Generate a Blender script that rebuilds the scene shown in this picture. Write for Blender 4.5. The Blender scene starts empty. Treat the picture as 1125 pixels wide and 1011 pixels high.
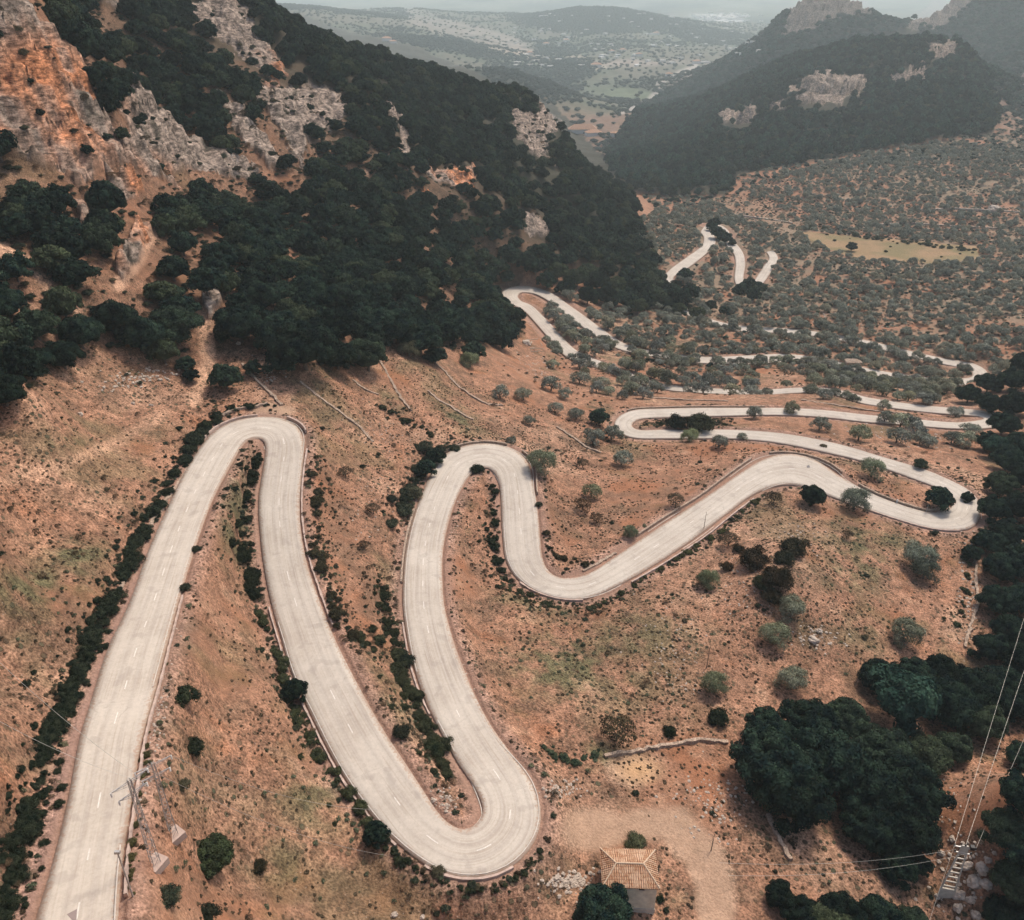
HAZE = 1.2e-4; EXPO = 0.38
import bpy, math, random
import numpy as np
from mathutils import Vector, Matrix, kdtree

random.seed(7)
RNG = np.random.default_rng(11)
C = bpy.context.scene.collection
rad = math.radians

# ------------------------------------------------------------------ camera model
PW, PH, FPX, PITCH, ZC = 1125.0, 1011.0, 950.0, rad(29.8), 200.0
SP, CP = math.sin(PITCH), math.cos(PITCH)

def ray(u, v):
    """direction through a point of the photograph: azimuth, tangent of the depression, horizontal length"""
    u = np.asarray(u, float); v = np.asarray(v, float)
    x = (u - PW / 2) / FPX; y = (PH / 2 - v) / FPX
    dx = x; dy = CP + y * SP; dz = -SP + y * CP
    h = np.hypot(dx, dy)
    return np.arctan2(dx, dy), -dz / h

def to_px(x, y, z):
    zz = z - ZC
    dep = y * CP - zz * SP
    dep = np.where(dep < 1, 1, dep)
    up = y * SP + zz * CP
    return PW / 2 + FPX * x / dep, PH / 2 - FPX * up / dep

def on_drop(u, v, D):
    a, t = ray(u, v)
    r = D / t
    return np.array([r * np.sin(a), r * np.cos(a), ZC - D])

# ------------------------------------------------------------------ noise
_P = np.random.default_rng(5).permutation(512)
_P = np.concatenate([_P, _P, _P])
_G = np.random.default_rng(6).uniform(0, 2 * np.pi, 512)
_GX, _GY = np.cos(_G), np.sin(_G)

def pn(x, y, s=0):
    x = np.asarray(x, float) + s * 17.31; y = np.asarray(y, float) + s * 9.77
    xi = np.floor(x).astype(np.int64); yi = np.floor(y).astype(np.int64)
    fx = x - xi; fy = y - yi
    u = fx * fx * fx * (fx * (fx * 6 - 15) + 10); w = fy * fy * fy * (fy * (fy * 6 - 15) + 10)
    def g(ix, iy, dx, dy):
        h = _P[(_P[ix & 511] + iy) & 511]
        return _GX[h] * dx + _GY[h] * dy
    a = g(xi, yi, fx, fy); b = g(xi + 1, yi, fx - 1, fy)
    c = g(xi, yi + 1, fx, fy - 1); d = g(xi + 1, yi + 1, fx - 1, fy - 1)
    return (a + (b - a) * u + ((c + (d - c) * u) - (a + (b - a) * u)) * w) * 1.45

def fbm(x, y, wl, octs=4, s=0, gain=0.5):
    t = 0; a = 1; f = 1 / wl; n = 0
    for k in range(octs):
        t = t + a * pn(x * f, y * f, s + k * 3); n += a; a *= gain; f *= 2.03
    return t / n

def sm(x, a, b):
    t = np.clip((x - a) / (b - a), 0, 1)
    return t * t * (3 - 2 * t)

def inpoly(u, v, poly):
    p = np.asarray(poly, float)
    ins = np.zeros(np.shape(u), bool)
    x0, y0 = p[-1]
    for x1, y1 in p:
        c = ((y1 > v) != (y0 > v))
        with np.errstate(divide='ignore', invalid='ignore'):
            xx = (x0 - x1) * (v - y1) / (y0 - y1) + x1
        ins ^= c & (u < xx)
        x0, y0 = x1, y1
    return ins

def ell(u, v, cu, cv, ru, rv, ang=0):
    ca, sa = math.cos(rad(ang)), math.sin(rad(ang))
    du, dv = u - cu, v - cv
    a = (du * ca + dv * sa) / ru; b = (-du * sa + dv * ca) / rv
    return np.clip(1.3 - np.hypot(a, b), 0, 1)

def linedist(u, v, pts):
    """distance in photo pixels to a polyline"""
    best = np.full(np.shape(u), 1e9)
    for (x0, y0), (x1, y1) in zip(pts[:-1], pts[1:]):
        dx, dy = x1 - x0, y1 - y0
        t = np.clip(((u - x0) * dx + (v - y0) * dy) / (dx * dx + dy * dy), 0, 1)
        best = np.minimum(best, np.hypot(u - x0 - t * dx, v - y0 - t * dy))
    return best

# ------------------------------------------------------------------ the road, both edges traced, with its drop below the camera
ROAD = np.array([
(20,1085,125,1090,61),(39,1011,129,1011,62),(59,944,134,944,63.5),(76,873,145,873,65),(87,813,155,813,66.5),(101,767,168,767,68),
(118,713,182,713,69.5),(143,660,196,660,71),(163,604,213,604,72.5),(187,551,232,551,74),(204,516,250,516,75),
(222,488,263,493,76),(235,474,270,484,76.5),(250,464,277,482,77),(272,458,283,481,77.3),(298,457,288,482,77.6),
(320,461,291,486,78),(331,473,292,492,78.3),(334,491,291,503,78.7),(332,516,288,520,79.2),(329,551,284,551,80),
(331,587,286,587,81),(338,622,290,622,81.8),(351,660,298,662,82.6),(365,696,309,700,83.4),(382,731,320,738,84),
(399,763,338,776,84.7),(421,802,358,818,85.3),(445,838,381,858,85.8),(466,870,407,893,86.3),(484,898,434,925,86.8),
(498,909,469,953,87.2),(510,912,497,964,87.5),(519,909,523,966,87.8),(526,903,549,961,88),(530,895,574,944,88.2),
(531,888,590,922,88.4),(529,880,596,898,88.6),(522,864,593,875,88.8),(513,852,580,850,89),(504,840,560,826,89.2),
(490,814,539,797,89.5),(476,788,523,767,89.8),(465,763,511,739,90),(455,733,501,713,90.2),(448,703,494,690,90.4),
(443,670,488,665,90.7),(443,640,486,638,91),(445,612,486,610,91.4),(450,584,490,584,91.8),(460,551,499,553,92.2),
(470,527,508,534,92.5),(479,509,514,524,92.8),(494,495,521,517,93),(513,488,527,514,93.2),(536,486,533,513,93.4),
(558,489,539,515,93.7),(574,499,544,520,94),(582,513,548,529,94.3),(586,532,550,541,94.6),(590,555,551,560,95),
(593,585,552,585,95.6),(595,610,555,613,96.1),(600,625,563,630,96.5),(607,632,577,645,96.8),(617,636,600,655,97),
(632,635,622,659,97.2),(650,629,647,657,97.5),(680,609,690,637,98),(711,588,724,617,98.5),(746,565,760,593,99),
(780,543,796,566,99.5),(810,522,824,545,100),(832,508,846,535,100.3),(849,501,857,533,100.6),(867,498,868,532,100.9),
(885,500,880,534,101.2),(900,507,893,538,101.5),(920,522,908,544,101.8),(940,533,928,551,102.1),(967,546,957,561,102.5),
(995,556,990,572,103),(1020,563,1022,581,103.4),(1036,562,1046,583,103.7),(1046,556,1070,580,103.9),(1049,549,1078,558,104.1),
(1043,543,1068,540,104.4),(1030,536,1047,529,104.8),(1003,526,1020,517,105.3),(975,516,990,508,105.8),(945,506,960,499,106.3),
(915,499,930,490,106.8),(878,491,890,481,107.4),(842,485,850,475,108),(800,482,803,472,108.6),(760,482,760,472,109.2),
(725,482,725,472,109.8),(700,482,706,473,110.3),(684,478,697,471,110.8),(674,467,694,467,111.2),(680,457,697,463,111.6),
(697,450,705,460,112),(725,449,727,459,112.4),(760,448,760,458,113),(800,448,800,457,113.6),(849,448,849,456,114.3),
(885,449,884,457,115),(921,452,919,460,115.8),(956,456,953,464,116.6),(1000,460,998,467,117.4),(1050,464,1048,471,118.2),
(1078,461,1092,470,119),(1080,459,1099,461,119.5),(1072,457,1085,452,120),(1040,455,1045,448,120.7),(1000,451,1003,444,121.4),
(970,447,975,440,122),(945,443,950,436,122.6),(925,436,930,430,123.2),(903,432,905,426,124),(874,432,874,426,125),
(840,434,840,428,126),(790,433,790,427,127),(735,429,737,423,128),(705,422,710,416,129),(680,412,686,407,130),
(655,404,663,398,131),(622,392,632,384,132),(598,366,608,359,133),(576,342,586,337,134),(560,333,573,331,134.6),
(551,322,569,326,135),(556,317,571,322,135.4),(570,314,575,321,135.8),(590,316,588,323,136.4),(608,323,603,331,137),
(625,335,618,343,137.6),(645,349,637,357,138.3),(668,366,660,374,139),(690,379,684,385,139.7),(725,387,722,393,140.5),
(760,391,758,398,141),(790,392,790,400,142),(830,390,830,400,143),(866,389,866,398,144),(905,394,904,401,144.6),
(950,404,948,411,145),(990,411,988,419,145.6),(1035,416,1034,424,146.2),(1064,415,1074,422,146.8),(1068,410,1086,410,147.3),
(1062,405,1069,399,148),(1040,401,1043,395,148.5),(1000,392,1002,386,149),(950,380,952,374,150),(900,370,902,365,151),
(853,366,854,360,152),(807,363,808,357,153),(765,352,770,346,154),(738,330,748,326,155),(729,307,740,307,156),
(735,297,745,301,156.4),(752,284,762,290,157),(770,271,783,272,158),(773,261,786,262,158.4),(770,254,779,251,158.8),
(779,245,781,251,159.2),(788,246,786,252,159.4),(799,252,791,256,159.6),(806,264,797,268,160),(816,277,806,279,160.5),
(819,290,808,290,161),(817,306,807,308,161.6),(822,312,815,320,162),(826,311,829,320,162.3),(830,306,841,308,162.8),
(839,292,850,294,163.4),(845,284,855,284,163.8),(842,277,850,275,164.2)], float)

def catmull(P, step_fn):
    out = []
    n = len(P)
    for i in range(n - 1):
        p0 = P[max(i - 1, 0)]; p1 = P[i]; p2 = P[i + 1]; p3 = P[min(i + 2, n - 1)]
        m = step_fn(p1, p2)
        for k in range(m):
            t = k / m
            out.append(0.5 * ((2 * p1) + (-p0 + p2) * t + (2 * p0 - 5 * p1 + 4 * p2 - p3) * t * t + (-p0 + 3 * p1 - 3 * p2 + p3) * t ** 3))
    out.append(P[-1])
    return np.array(out)

def station(row):
    uL, vL, uR, vR, D = row
    return np.concatenate([on_drop(uL, vL, D), on_drop(uR, vR, D)])
RW = np.array([station(r) for r in ROAD])                       # world: left xyz, right xyz
RS = catmull(RW, lambda a, b: max(2, int(np.linalg.norm((a[:2] + a[3:5] - b[:2] - b[3:5]) / 2) / 1.2)))
RL, RR = RS[:, :3].copy(), RS[:, 3:].copy()
for _ in range(3):                                               # ease the traced wobble
    for a in (RL, RR):
        a[1:-1] = a[1:-1] * 0.5 + (a[:-2] + a[2:]) * 0.25
RCN = (RL + RR) / 2
RHW = np.linalg.norm((RL - RR)[:, :2], axis=1) / 2
print('road halfwidth', RHW.min(), RHW.max(), 'n', len(RS))

# ------------------------------------------------------------------ terrain control points
CT = []                                                          # azimuth, ln r, drop
def cd(*pts):
    for u, v, D in pts:
        a, t = ray(u, v); CT.append((float(a), math.log(D / t), D))
def cr(*pts):
    for u, v, r in pts:
        a, t = ray(u, v); CT.append((float(a), math.log(r), float(r * t)))
def cb(*pts):                                                    # by azimuth of a photo column, range and drop
    for u, r, D in pts:
        a, t = ray(u, 60); CT.append((float(a), math.log(r), D))
for k in range(0, len(RCN), 14):
    x, y, z = RCN[k]
    CT.append((math.atan2(x, y), math.log(math.hypot(x, y)), ZC - z))
cd((-60,1011,52),(-60,800,53),(-80,600,51),(0,1011,59),(0,900,60),(0,800,61),(30,700,64),(60,620,65),(120,560,70),(0,600,60),(0,500,60),(100,480,68),
   (180,450,73),(150,420,71),(60,430,64),(0,440,58),(200,410,73),(60,800,64.5),(20,930,60.8),
   (260,430,76),(300,400,75),(350,400,77),(400,440,85),(450,400,89),(430,395,87),(500,400,98),(550,400,108),
   (580,430,107),(520,440,98),(460,470,91),(400,500,87),(400,600,87),(410,700,86.5),(370,540,84),(620,480,105),
   (640,540,101.5),(700,530,103),(620,580,99),(760,510,105),(600,410,120),(560,380,120),(660,430,119),
   (250,560,78),(250,650,77.5),(240,750,76),(230,850,75),(220,950,74),(300,1000,82),(300,900,81),(270,800,78),
   (400,980,88),(515,600,94),(530,700,93),(560,780,92),(610,850,92),(620,750,94),(640,700,96.5),(440,760,87.5),
   (420,640,87),(500,1000,90),(600,980,91),(690,1000,94),(690,880,94),(780,800,97),(720,700,97),(800,650,96.5),(860,625,93.5),
   (860,700,98),(920,620,99.5),(1000,650,103),(950,720,101),(1040,620,104),(900,560,100.5),(780,620,97.5),(820,590,97.5),
   (800,900,97),(850,1000,98),(900,900,100),(960,1000,101),(1050,960,103),(1125,1000,103),(1050,850,103),(1125,850,103),
   (1125,700,105),(1125,600,107),(1125,500,114),(1110,440,122),(1125,400,134),(1125,350,146),(1160,700,104),(1200,900,100),
   (700,350,145),(900,340,155),(1000,340,155),(1100,340,150),(950,300,160),(1100,300,158),(650,310,142),(700,330,149),
   (890,255,168),(1070,275,166),(960,285,165.5),(960,260,168.5),(850,215,172),(950,215,171),(1100,220,166),(1000,180,163),
   (1125,180,157),(880,190,168),(800,230,174),(740,240,172),(1080,150,164),(950,168,170),(850,188,174),(760,215,184),(700,205,195))
cb((1125,30,90),(300,30,75),(0,30,50),(600,30,88),(-300,100,20),(1500,100,90),(1500,300,110))
cr((0,400,142),(0,300,185),(0,212,222),(0,150,234),(0,100,243),(0,50,251),(0,0,259),(0,-40,268),(60,190,232),(100,195,240),(100,120,262),(60,80,262),(85,60,272),(50,20,282),
   (-100,300,180),(-100,100,250),(-100,0,262),(130,180,256),(100,300,195),(200,300,212),(200,210,285),(150,100,345),(120,60,335),(200,50,400),
   (130,20,400),(60,-20,380),(250,60,445),(260,-4,520),(200,-30,520),(330,36,565),(300,100,425),(350,130,432),(375,115,450),(300,190,342),
   (380,200,372),(300,280,255),(400,300,272),(400,63,640),(480,84,700),(560,112,740),(480,150,520),(480,220,412),
   (480,300,320),(560,190,520),(600,158,630),(620,152,700),(560,250,430),(640,190,690),(680,218,650),(650,242,520),
   (708,252,600),(600,290,430),(540,330,340))
cb((100,900,130),(200,1000,190),(300,950,170),(330,800,110),(400,950,160),(450,1000,190),(550,1000,200),(620,900,190),(660,850,185),(-200,600,-10),(-200,1500,60),(-200,4000,120))
cr((950,105,1290),(900,90,1330),(900,76,1500),(1040,48,1600),(960,50,1680),(900,58,1700),(860,70,1700),(800,100,1650),(740,128,1600),
   (700,154,1450),(1080,95,1450),(1088,128,1230),(800,150,1120),(900,140,1120),(1000,110,1250),(1000,80,1430),(850,110,1300),
   (1115,105,1900),(1125,150,1200),(1100,25,2550),(1125,0,2650),(1060,-2,2700),(1000,26,2600),(1045,22,2500),(1125,60,2150),
   (1080,-25,2800),(1130,-38,2900),(900,-8,2400),(872,12,2350),(940,4,2400),(962,28,2380),(840,45,2300),(800,75,2250),(880,30,2200),(1200,0,2500),(1200,100,1600))
cb((985,3000,310),(930,3300,320),(1060,3800,320),(1125,4200,320),(840,3200,320),(975,2250,240),(1160,1500,200),(900,1950,190),(1000,2000,200),(760,2000,260),(1400,3000,200),(1400,8000,300))
cr((350,30,3500),(420,60,2800),(400,30,3700),(480,32,4200),(450,12,6000),(550,52,3500),(500,72,2800),(600,100,2250),
   (540,85,2400),(625,74,2950),(600,90,2120),(560,78,2100),(680,126,1720),(640,128,1800),(700,112,2300),(750,82,3000),(720,62,3500),
   (600,62,3600),(780,52,4000),(650,8,5200),(600,20,4900),(700,18,5000),(750,40,4600),(570,40,4600),(650,45,4100),(300,4,4500),(660,150,1500),(680,175,1250))
cb((625,2500,300),(600,6500,330),(700,6500,330),(580,2700,300),(300,6000,250))
for u in (-400, 0, 300, 500, 700, 900, 1125, 1500):
    cb((u, 9000, 330), (u, 14000, 335), (u, 26000, 340))

CT = np.array(CT)
SA, SR, MQ = 1.0, 0.62, 0.035
def _kern(a, l):
    d2 = ((a[:, None] - CT[None, :, 0]) * SA) ** 2 + ((l[:, None] - CT[None, :, 1]) * SR) ** 2
    return np.sqrt(d2 + MQ * MQ)
_n = len(CT)
_K = _kern(CT[:, 0], CT[:, 1]) - 0.002 * np.eye(_n)
_M = np.zeros((_n + 1, _n + 1)); _M[:_n, :_n] = _K; _M[:_n, _n] = 1; _M[_n, :_n] = 1
_W = np.linalg.solve(_M, np.concatenate([CT[:, 2], [0]]))

AZ = np.linspace(rad(-56), rad(56), 1250)
lr = [math.log(14)]
while lr[-1] < math.log(26000):
    r = math.exp(lr[-1])
    lr.append(lr[-1] + (0.008 if r < 34 else 0.0027 if r < 130 else 0.0036 if r < 800 else 0.0042 if r < 3000 else 0.009 if r < 9000 else 0.03))
LR = np.array(lr); RG = np.exp(LR)
NR, NA = len(LR), len(AZ)
print('terrain grid', NR, NA, 'controls', _n)
# smooth surface evaluated on a coarser grid then interpolated
def drop_field():
    la = AZ[::5]; la = np.append(la, AZ[-1]) if la[-1] != AZ[-1] else la
    ll = LR[::5]; ll = np.append(ll, LR[-1]) if ll[-1] != LR[-1] else ll
    A, L = np.meshgrid(la, ll)
    a, l = A.ravel(), L.ravel(); out = np.empty(len(a))
    for i in range(0, len(a), 20000):
        out[i:i + 20000] = _kern(a[i:i + 20000], l[i:i + 20000]) @ _W[:_n] + _W[_n]
    G = out.reshape(A.shape)
    G2 = np.empty((len(ll), NA))
    for i in range(len(ll)): G2[i] = np.interp(AZ, la, G[i])
    G3 = np.empty((NR, NA))
    idx = np.interp(LR, ll, np.arange(len(ll)))
    i0 = np.clip(idx.astype(int), 0, len(ll) - 2); f = (idx - i0)[:, None]
    return G2[i0] * (1 - f) + G2[i0 + 1] * f
DROP = drop_field()
AA, RRg = np.meshgrid(AZ, RG)
X = RRg * np.sin(AA); Y = RRg * np.cos(AA)
Z = ZC - DROP
U, V = to_px(X, Y, Z)
RNGm = RRg

# regions of the photograph, each turned once into places on the ground
P_FOREST_L = [(-400,-400),(200,-400),(262,-12),(330,18),(480,62),(612,118),(685,195),(700,235),(706,268),(730,300),(750,340),(735,345),(690,330),(640,300),(590,296),(556,306),(545,330),(565,350),(578,368),(525,388),(440,382),(400,398),(330,402),(290,380),(240,385),(200,395),(120,388),(60,405),(20,440),(-400,520)]
P_FOREST_R = [(665,170),(700,120),(760,95),(800,70),(870,35),(960,30),(1040,22),(1080,70),(1098,125),(1090,148),(1020,158),(950,166),(890,180),(850,184),(810,194),(795,216),(740,218),(700,214),(670,190)]
P_CLIFF = [(-300,-300),(0,-60),(20,0),(48,36),(85,58),(105,108),(128,165),(158,170),(190,200),(206,222),(150,205),(112,208),(92,222),(70,200),(40,190),(0,176),(-300,160)]
P_ROCKS = [
 [(128,120),(150,110),(190,150),(240,180),(290,198),(280,212),(230,200),(190,195),(150,165)],
 [(206,8),(240,6),(268,22),(310,72),(318,92),(286,84),(252,56),(226,40)],
 [(286,108),(318,110),(345,92),(378,110),(386,138),(356,158),(330,186),(316,160),(300,140)],
 [(238,110),(262,128),(300,165),(322,204),(300,200),(262,160)],
 [(92,0),(140,-5),(130,26),(110,16)],
 [(560,128),(606,126),(618,146),(600,152),(602,178),(626,186),(608,192),(588,176),(572,160)],
 [(425,118),(440,122),(452,166),(440,158)],
 [(468,188),(522,188),(520,222),(496,214),(472,206)],[(462,216),(476,224),(472,238)],
 [(568,238),(592,246),(600,270),(582,264)],
 [(864,96),(906,80),(952,84),(954,100),(916,118),(876,116)],[(784,126),(832,118),(830,136),(796,142)],[(972,84),(1016,76),(1018,90),(980,92)],
 [(1018,52),(1048,46),(1050,60),(1024,64)],[(840,116),(862,108),(858,124)],
 [(856,44),(868,8),(888,-20),(944,-20),(958,18),(928,18),(905,26),(884,36)],
 [(994,30),(1032,-8),(1050,-40),(1082,-40),(1074,0),(1050,24),(1030,32)],
 [(1108,90),(1140,70),(1140,110)],
 [(120,220),(150,214),(162,226),(146,240),(128,238)],[(124,300),(160,258),(176,262),(160,288),(134,312)],[(440,150),(455,176),(448,190),(436,168)],[(220,330),(240,318),(244,340),(232,352)],[(300,92),(318,110),(300,130),(282,118)],[(190,150),(215,165),(205,185)],[(82,236),(104,240),(102,266),(90,262)],
]
P_FIELD = [(872,254),(1074,270),(1076,284),(1030,290),(940,284),(905,272)]
TRACKS = [([(-20,262),(30,290),(52,308),(60,330)],7),([(236,322),(228,360),(226,400),(216,440)],7),([(292,340),(296,372),(290,400)],6),([(74,325),(92,355)],5),([(170,258),(146,290),(128,312)],7),
          ([(380,205),(415,180),(440,165)],2.5),([(262,250),(300,285)],2)]
P_OLIVE = [(600,350),(700,335),(760,330),(728,300),(704,268),(698,240),(720,235),(800,215),(860,190),(950,170),(1090,148),(1140,160),(1140,410),(1060,420),(1040,440),(960,430),(870,412),(780,412),(700,398),(650,385)]
print('t masks')
rock = np.zeros_like(Z)
m = inpoly(U, V, P_CLIFF).astype(float)
rock = np.maximum(rock, m)
for p in P_ROCKS: rock = np.maximum(rock, inpoly(U, V, p) * 0.95)
nz = fbm(X, Y, 22, 4, 3)
nzv = fbm(U, V, 22, 3, 9)
far = RNGm > 900
knoll = ell(U, V, 860, 620, 60, 55)
# soften the outlines with noise by shifting the lookup
du = fbm(X, Y, 30, 4, 21) * 16; dv = fbm(X, Y, 30, 4, 31) * 12
du2 = fbm(X, Y, 7, 3, 22) * 9; dv2 = fbm(X, Y, 9, 3, 32) * 9
m2 = inpoly(U + du + du2, V + dv + dv2, P_CLIFF).astype(float)
for p in P_ROCKS: m2 = np.maximum(m2, inpoly(U + du * .6 + du2 * .8, V + dv * .5 + dv2 * .7, p) * 1.0)
rock = m2
forest = (inpoly(U + du * .3, V + dv * .3, P_FOREST_L) & (RNGm > 128)) | (inpoly(U + du * .2, V + dv * .2, P_FOREST_R) & (RNGm > 700))
forest = forest.astype(float)
olive = inpoly(U + du * .5, V + dv * .4, P_OLIVE).astype(float)
field = inpoly(U, V, P_FIELD).astype(float)

# relief
wm = sm(RNGm, 170, 330) * forest + (1 - forest) * sm(RNGm, 700, 1500) * .7
Z = Z + wm * (fbm(X, Y, 110, 4, 1) * 9 + (0.5 - np.abs(fbm(X, Y, 95, 4, 13)) * 2.2) * 9 * np.where(RNGm < 900, 1, .8))
Z = Z + sm(RNGm, 1500, 3000) * fbm(X, Y, 620, 4, 17) * 22 * (1 - sm(RNGm, 6000, 9000))
Z = Z + (fbm(X, Y, 26, 3, 2) * .9 + fbm(X, Y, 7, 3, 4) * .22 + fbm(X, Y, 1.7, 2, 6) * .07) * (1 - field * .9)
rk = rock * np.where(inpoly(U, V, [(-400,-400),(130,-400),(215,230),(-400,230)]), 1.0, .5) * np.where(far, 2.2, 1)
rid = 1 - np.abs(fbm(X, Y + Z * .7, 26, 4, 41)) * 2.4
rid2 = 1 - np.abs(fbm(X * 1.6, Y + Z * .9, 9, 3, 51)) * 2.2
Z = Z + rk * ((rid - .5) * 7.0 + (rid2 - .5) * 3.4 + fbm(X, Y, 2.6, 2, 61) * .8)
def blur(F, n=3):
    for _ in range(n):
        F = F.copy(); F[1:-1] = (F[:-2] + F[1:-1] * 2 + F[2:]) / 4; F[:, 1:-1] = (F[:, :-2] + F[:, 1:-1] * 2 + F[:, 2:]) / 4
    return F
rs = blur(rock, 5) * np.where(far, 2.5, 1)
Z = Z + rs * 2.2
hs = np.where(far, 14.0, 5.5); tz = (Z + fbm(X, Y, 30, 3, 91) * 7) / hs; fz_ = tz - np.floor(tz)
Z = Z + rs * hs * (sm(fz_, .55, 1.0) - fz_) * .75
Z = Z + knoll * (fbm(X, Y, 6, 3, 71) * .8)
# old cultivation terraces
tw = olive * sm(RNGm, 260, 320) * (1 - field) * .8
hstep = 3.0
t = (Z + fbm(X, Y, 150, 2, 81) * 6) / hstep; fr = t - np.floor(t)
Z = Z + tw * hstep * ((sm(fr, .72, 1.0)) - fr) * .8

# cut and fill along the road
kd = kdtree.KDTree(len(RCN))
for i, p in enumerate(RCN): kd.insert((p[0], p[1], 0), i)
kd.balance()
RD = np.full(Z.shape, 99.0)                                     # distance outside the road edge
RI = np.zeros(Z.shape, np.int32)
# cheap prefilter on a coarse occupancy grid
cell = 8.0
occ = set()
for p in RCN:
    cx, cy = int(p[0] // cell), int(p[1] // cell)
    for i in range(-2, 3):
        for j in range(-2, 3): occ.add((cx + i) * 100000 + (cy + j))
occ = np.array(sorted(occ))
key = (np.floor(X / cell)).astype(np.int64) * 100000 + np.floor(Y / cell).astype(np.int64)
sel = np.isin(key, occ)
ii, jj = np.nonzero(sel)
xs = X[ii, jj].tolist(); ys = Y[ii, jj].tolist()
f = kd.find
res = [f((a, b, 0)) for a, b in zip(xs, ys)]
ri = np.array([q[1] for q in res]); rd = np.array([q[2] for q in res])
RD[ii, jj] = rd - RHW[ri]; RI[ii, jj] = ri
kz = kdtree.KDTree(len(RCN) * 7); _zs = []
for q_ in range(7):
    P_ = RL * (1 - q_ / 6) + RR * (q_ / 6)
    for p in P_: kz.insert((p[0], p[1], 0), len(_zs)); _zs.append(p[2])
kz.balance(); _zs = np.array(_zs)
roadz = np.zeros_like(Z); f2 = kz.find
near = rd - RHW[ri] < 6
zq = np.zeros(len(ii)); kk = np.nonzero(near)[0]
zq[kk] = _zs[[f2((xs[k], ys[k], 0))[1] for k in kk]]
roadz[ii, jj] = zq
blend = sm(RD, 0.9, 5.5)
low = 0.16 + 0.0012 * RNGm
zz = roadz - low * (1 - sm(RD, .1, .6)) + sm(RD, 0.6, 2.5) * 0.0
Z = np.where(RD < 90, zz * (1 - blend) + Z * blend, Z)
print('t carve', len(ii))

# ---- terrain lookups
def zat(x, y):
    a = np.arctan2(x, y); l = np.log(np.hypot(x, y))
    ja = np.clip((a - AZ[0]) / (AZ[1] - AZ[0]), 0, NA - 1.001); j = ja.astype(int); fj = ja - j
    il = np.clip(np.interp(l, LR, np.arange(NR)), 0, NR - 1.001); i = il.astype(int); fi = il - i
    return (Z[i, j] * (1 - fi) + Z[i + 1, j] * fi) * (1 - fj) + (Z[i, j + 1] * (1 - fi) + Z[i + 1, j + 1] * fi) * fj
def gat(F, x, y):
    a = np.arctan2(x, y); l = np.log(np.hypot(x, y))
    j = np.clip(np.round((a - AZ[0]) / (AZ[1] - AZ[0])), 0, NA - 1).astype(int)
    i = np.clip(np.round(np.interp(l, LR, np.arange(NR))), 0, NR - 1).astype(int)
    return F[i, j]
SL = (Z - ZC) / RNGm
HMAX = np.maximum.accumulate(SL, axis=0)                        # skyline so far, per azimuth
def hit(u, v):
    """where the view ray through a photo point meets the ground"""
    a, t = ray(u, v)
    ja = (float(a) - AZ[0]) / (AZ[1] - AZ[0]); j = int(np.clip(ja, 0, NA - 2)); fj = ja - j
    s = SL[:, j] * (1 - fj) + SL[:, j + 1] * fj
    k = int(np.argmax(s >= -t))
    if s[k] < -t: k = NR - 1
    if k == 0: r = RG[0]
    else:
        s0, s1 = s[k - 1], s[k]; q = (-t - s0) / (s1 - s0) if s1 > s0 else 0
        r = RG[k - 1] + (RG[k] - RG[k - 1]) * q
    x, y = r * math.sin(a), r * math.cos(a)
    return np.array([x, y, float(zat(x, y))])
# ------------------------------------------------------------------ helpers for objects
def mesh_np(name, verts, faces, mat=None, parent=None, smooth=False, link=True):
    """verts (n,3), faces list of arrays [(m,k)] of one or more polygon sizes"""
    me = bpy.data.meshes.new(name)
    verts = np.asarray(verts, np.float32)
    if not isinstance(faces, list): faces = [faces]
    faces = [np.asarray(f, np.int32) for f in faces if len(f)]
    nl = sum(f.size for f in faces); npoly = sum(len(f) for f in faces)
    me.vertices.add(len(verts)); me.vertices.foreach_set('co', verts.ravel())
    me.loops.add(nl); me.loops.foreach_set('vertex_index', np.concatenate([f.ravel() for f in faces]))
    st = []; o = 0
    for f in faces:
        st.append(o + np.arange(len(f)) * f.shape[1]); o += f.size
    me.polygons.add(npoly); me.polygons.foreach_set('loop_start', np.concatenate(st).astype(np.int32))
    if not smooth:
        a = me.attributes.new('sharp_face', 'BOOLEAN', 'FACE'); a.data.foreach_set('value', np.ones(npoly, bool))
    me.update(calc_edges=True)
    if mat: me.materials.append(mat)
    ob = bpy.data.objects.new(name, me)
    if link: C.objects.link(ob)
    if parent: ob.parent = parent
    return ob

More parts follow.
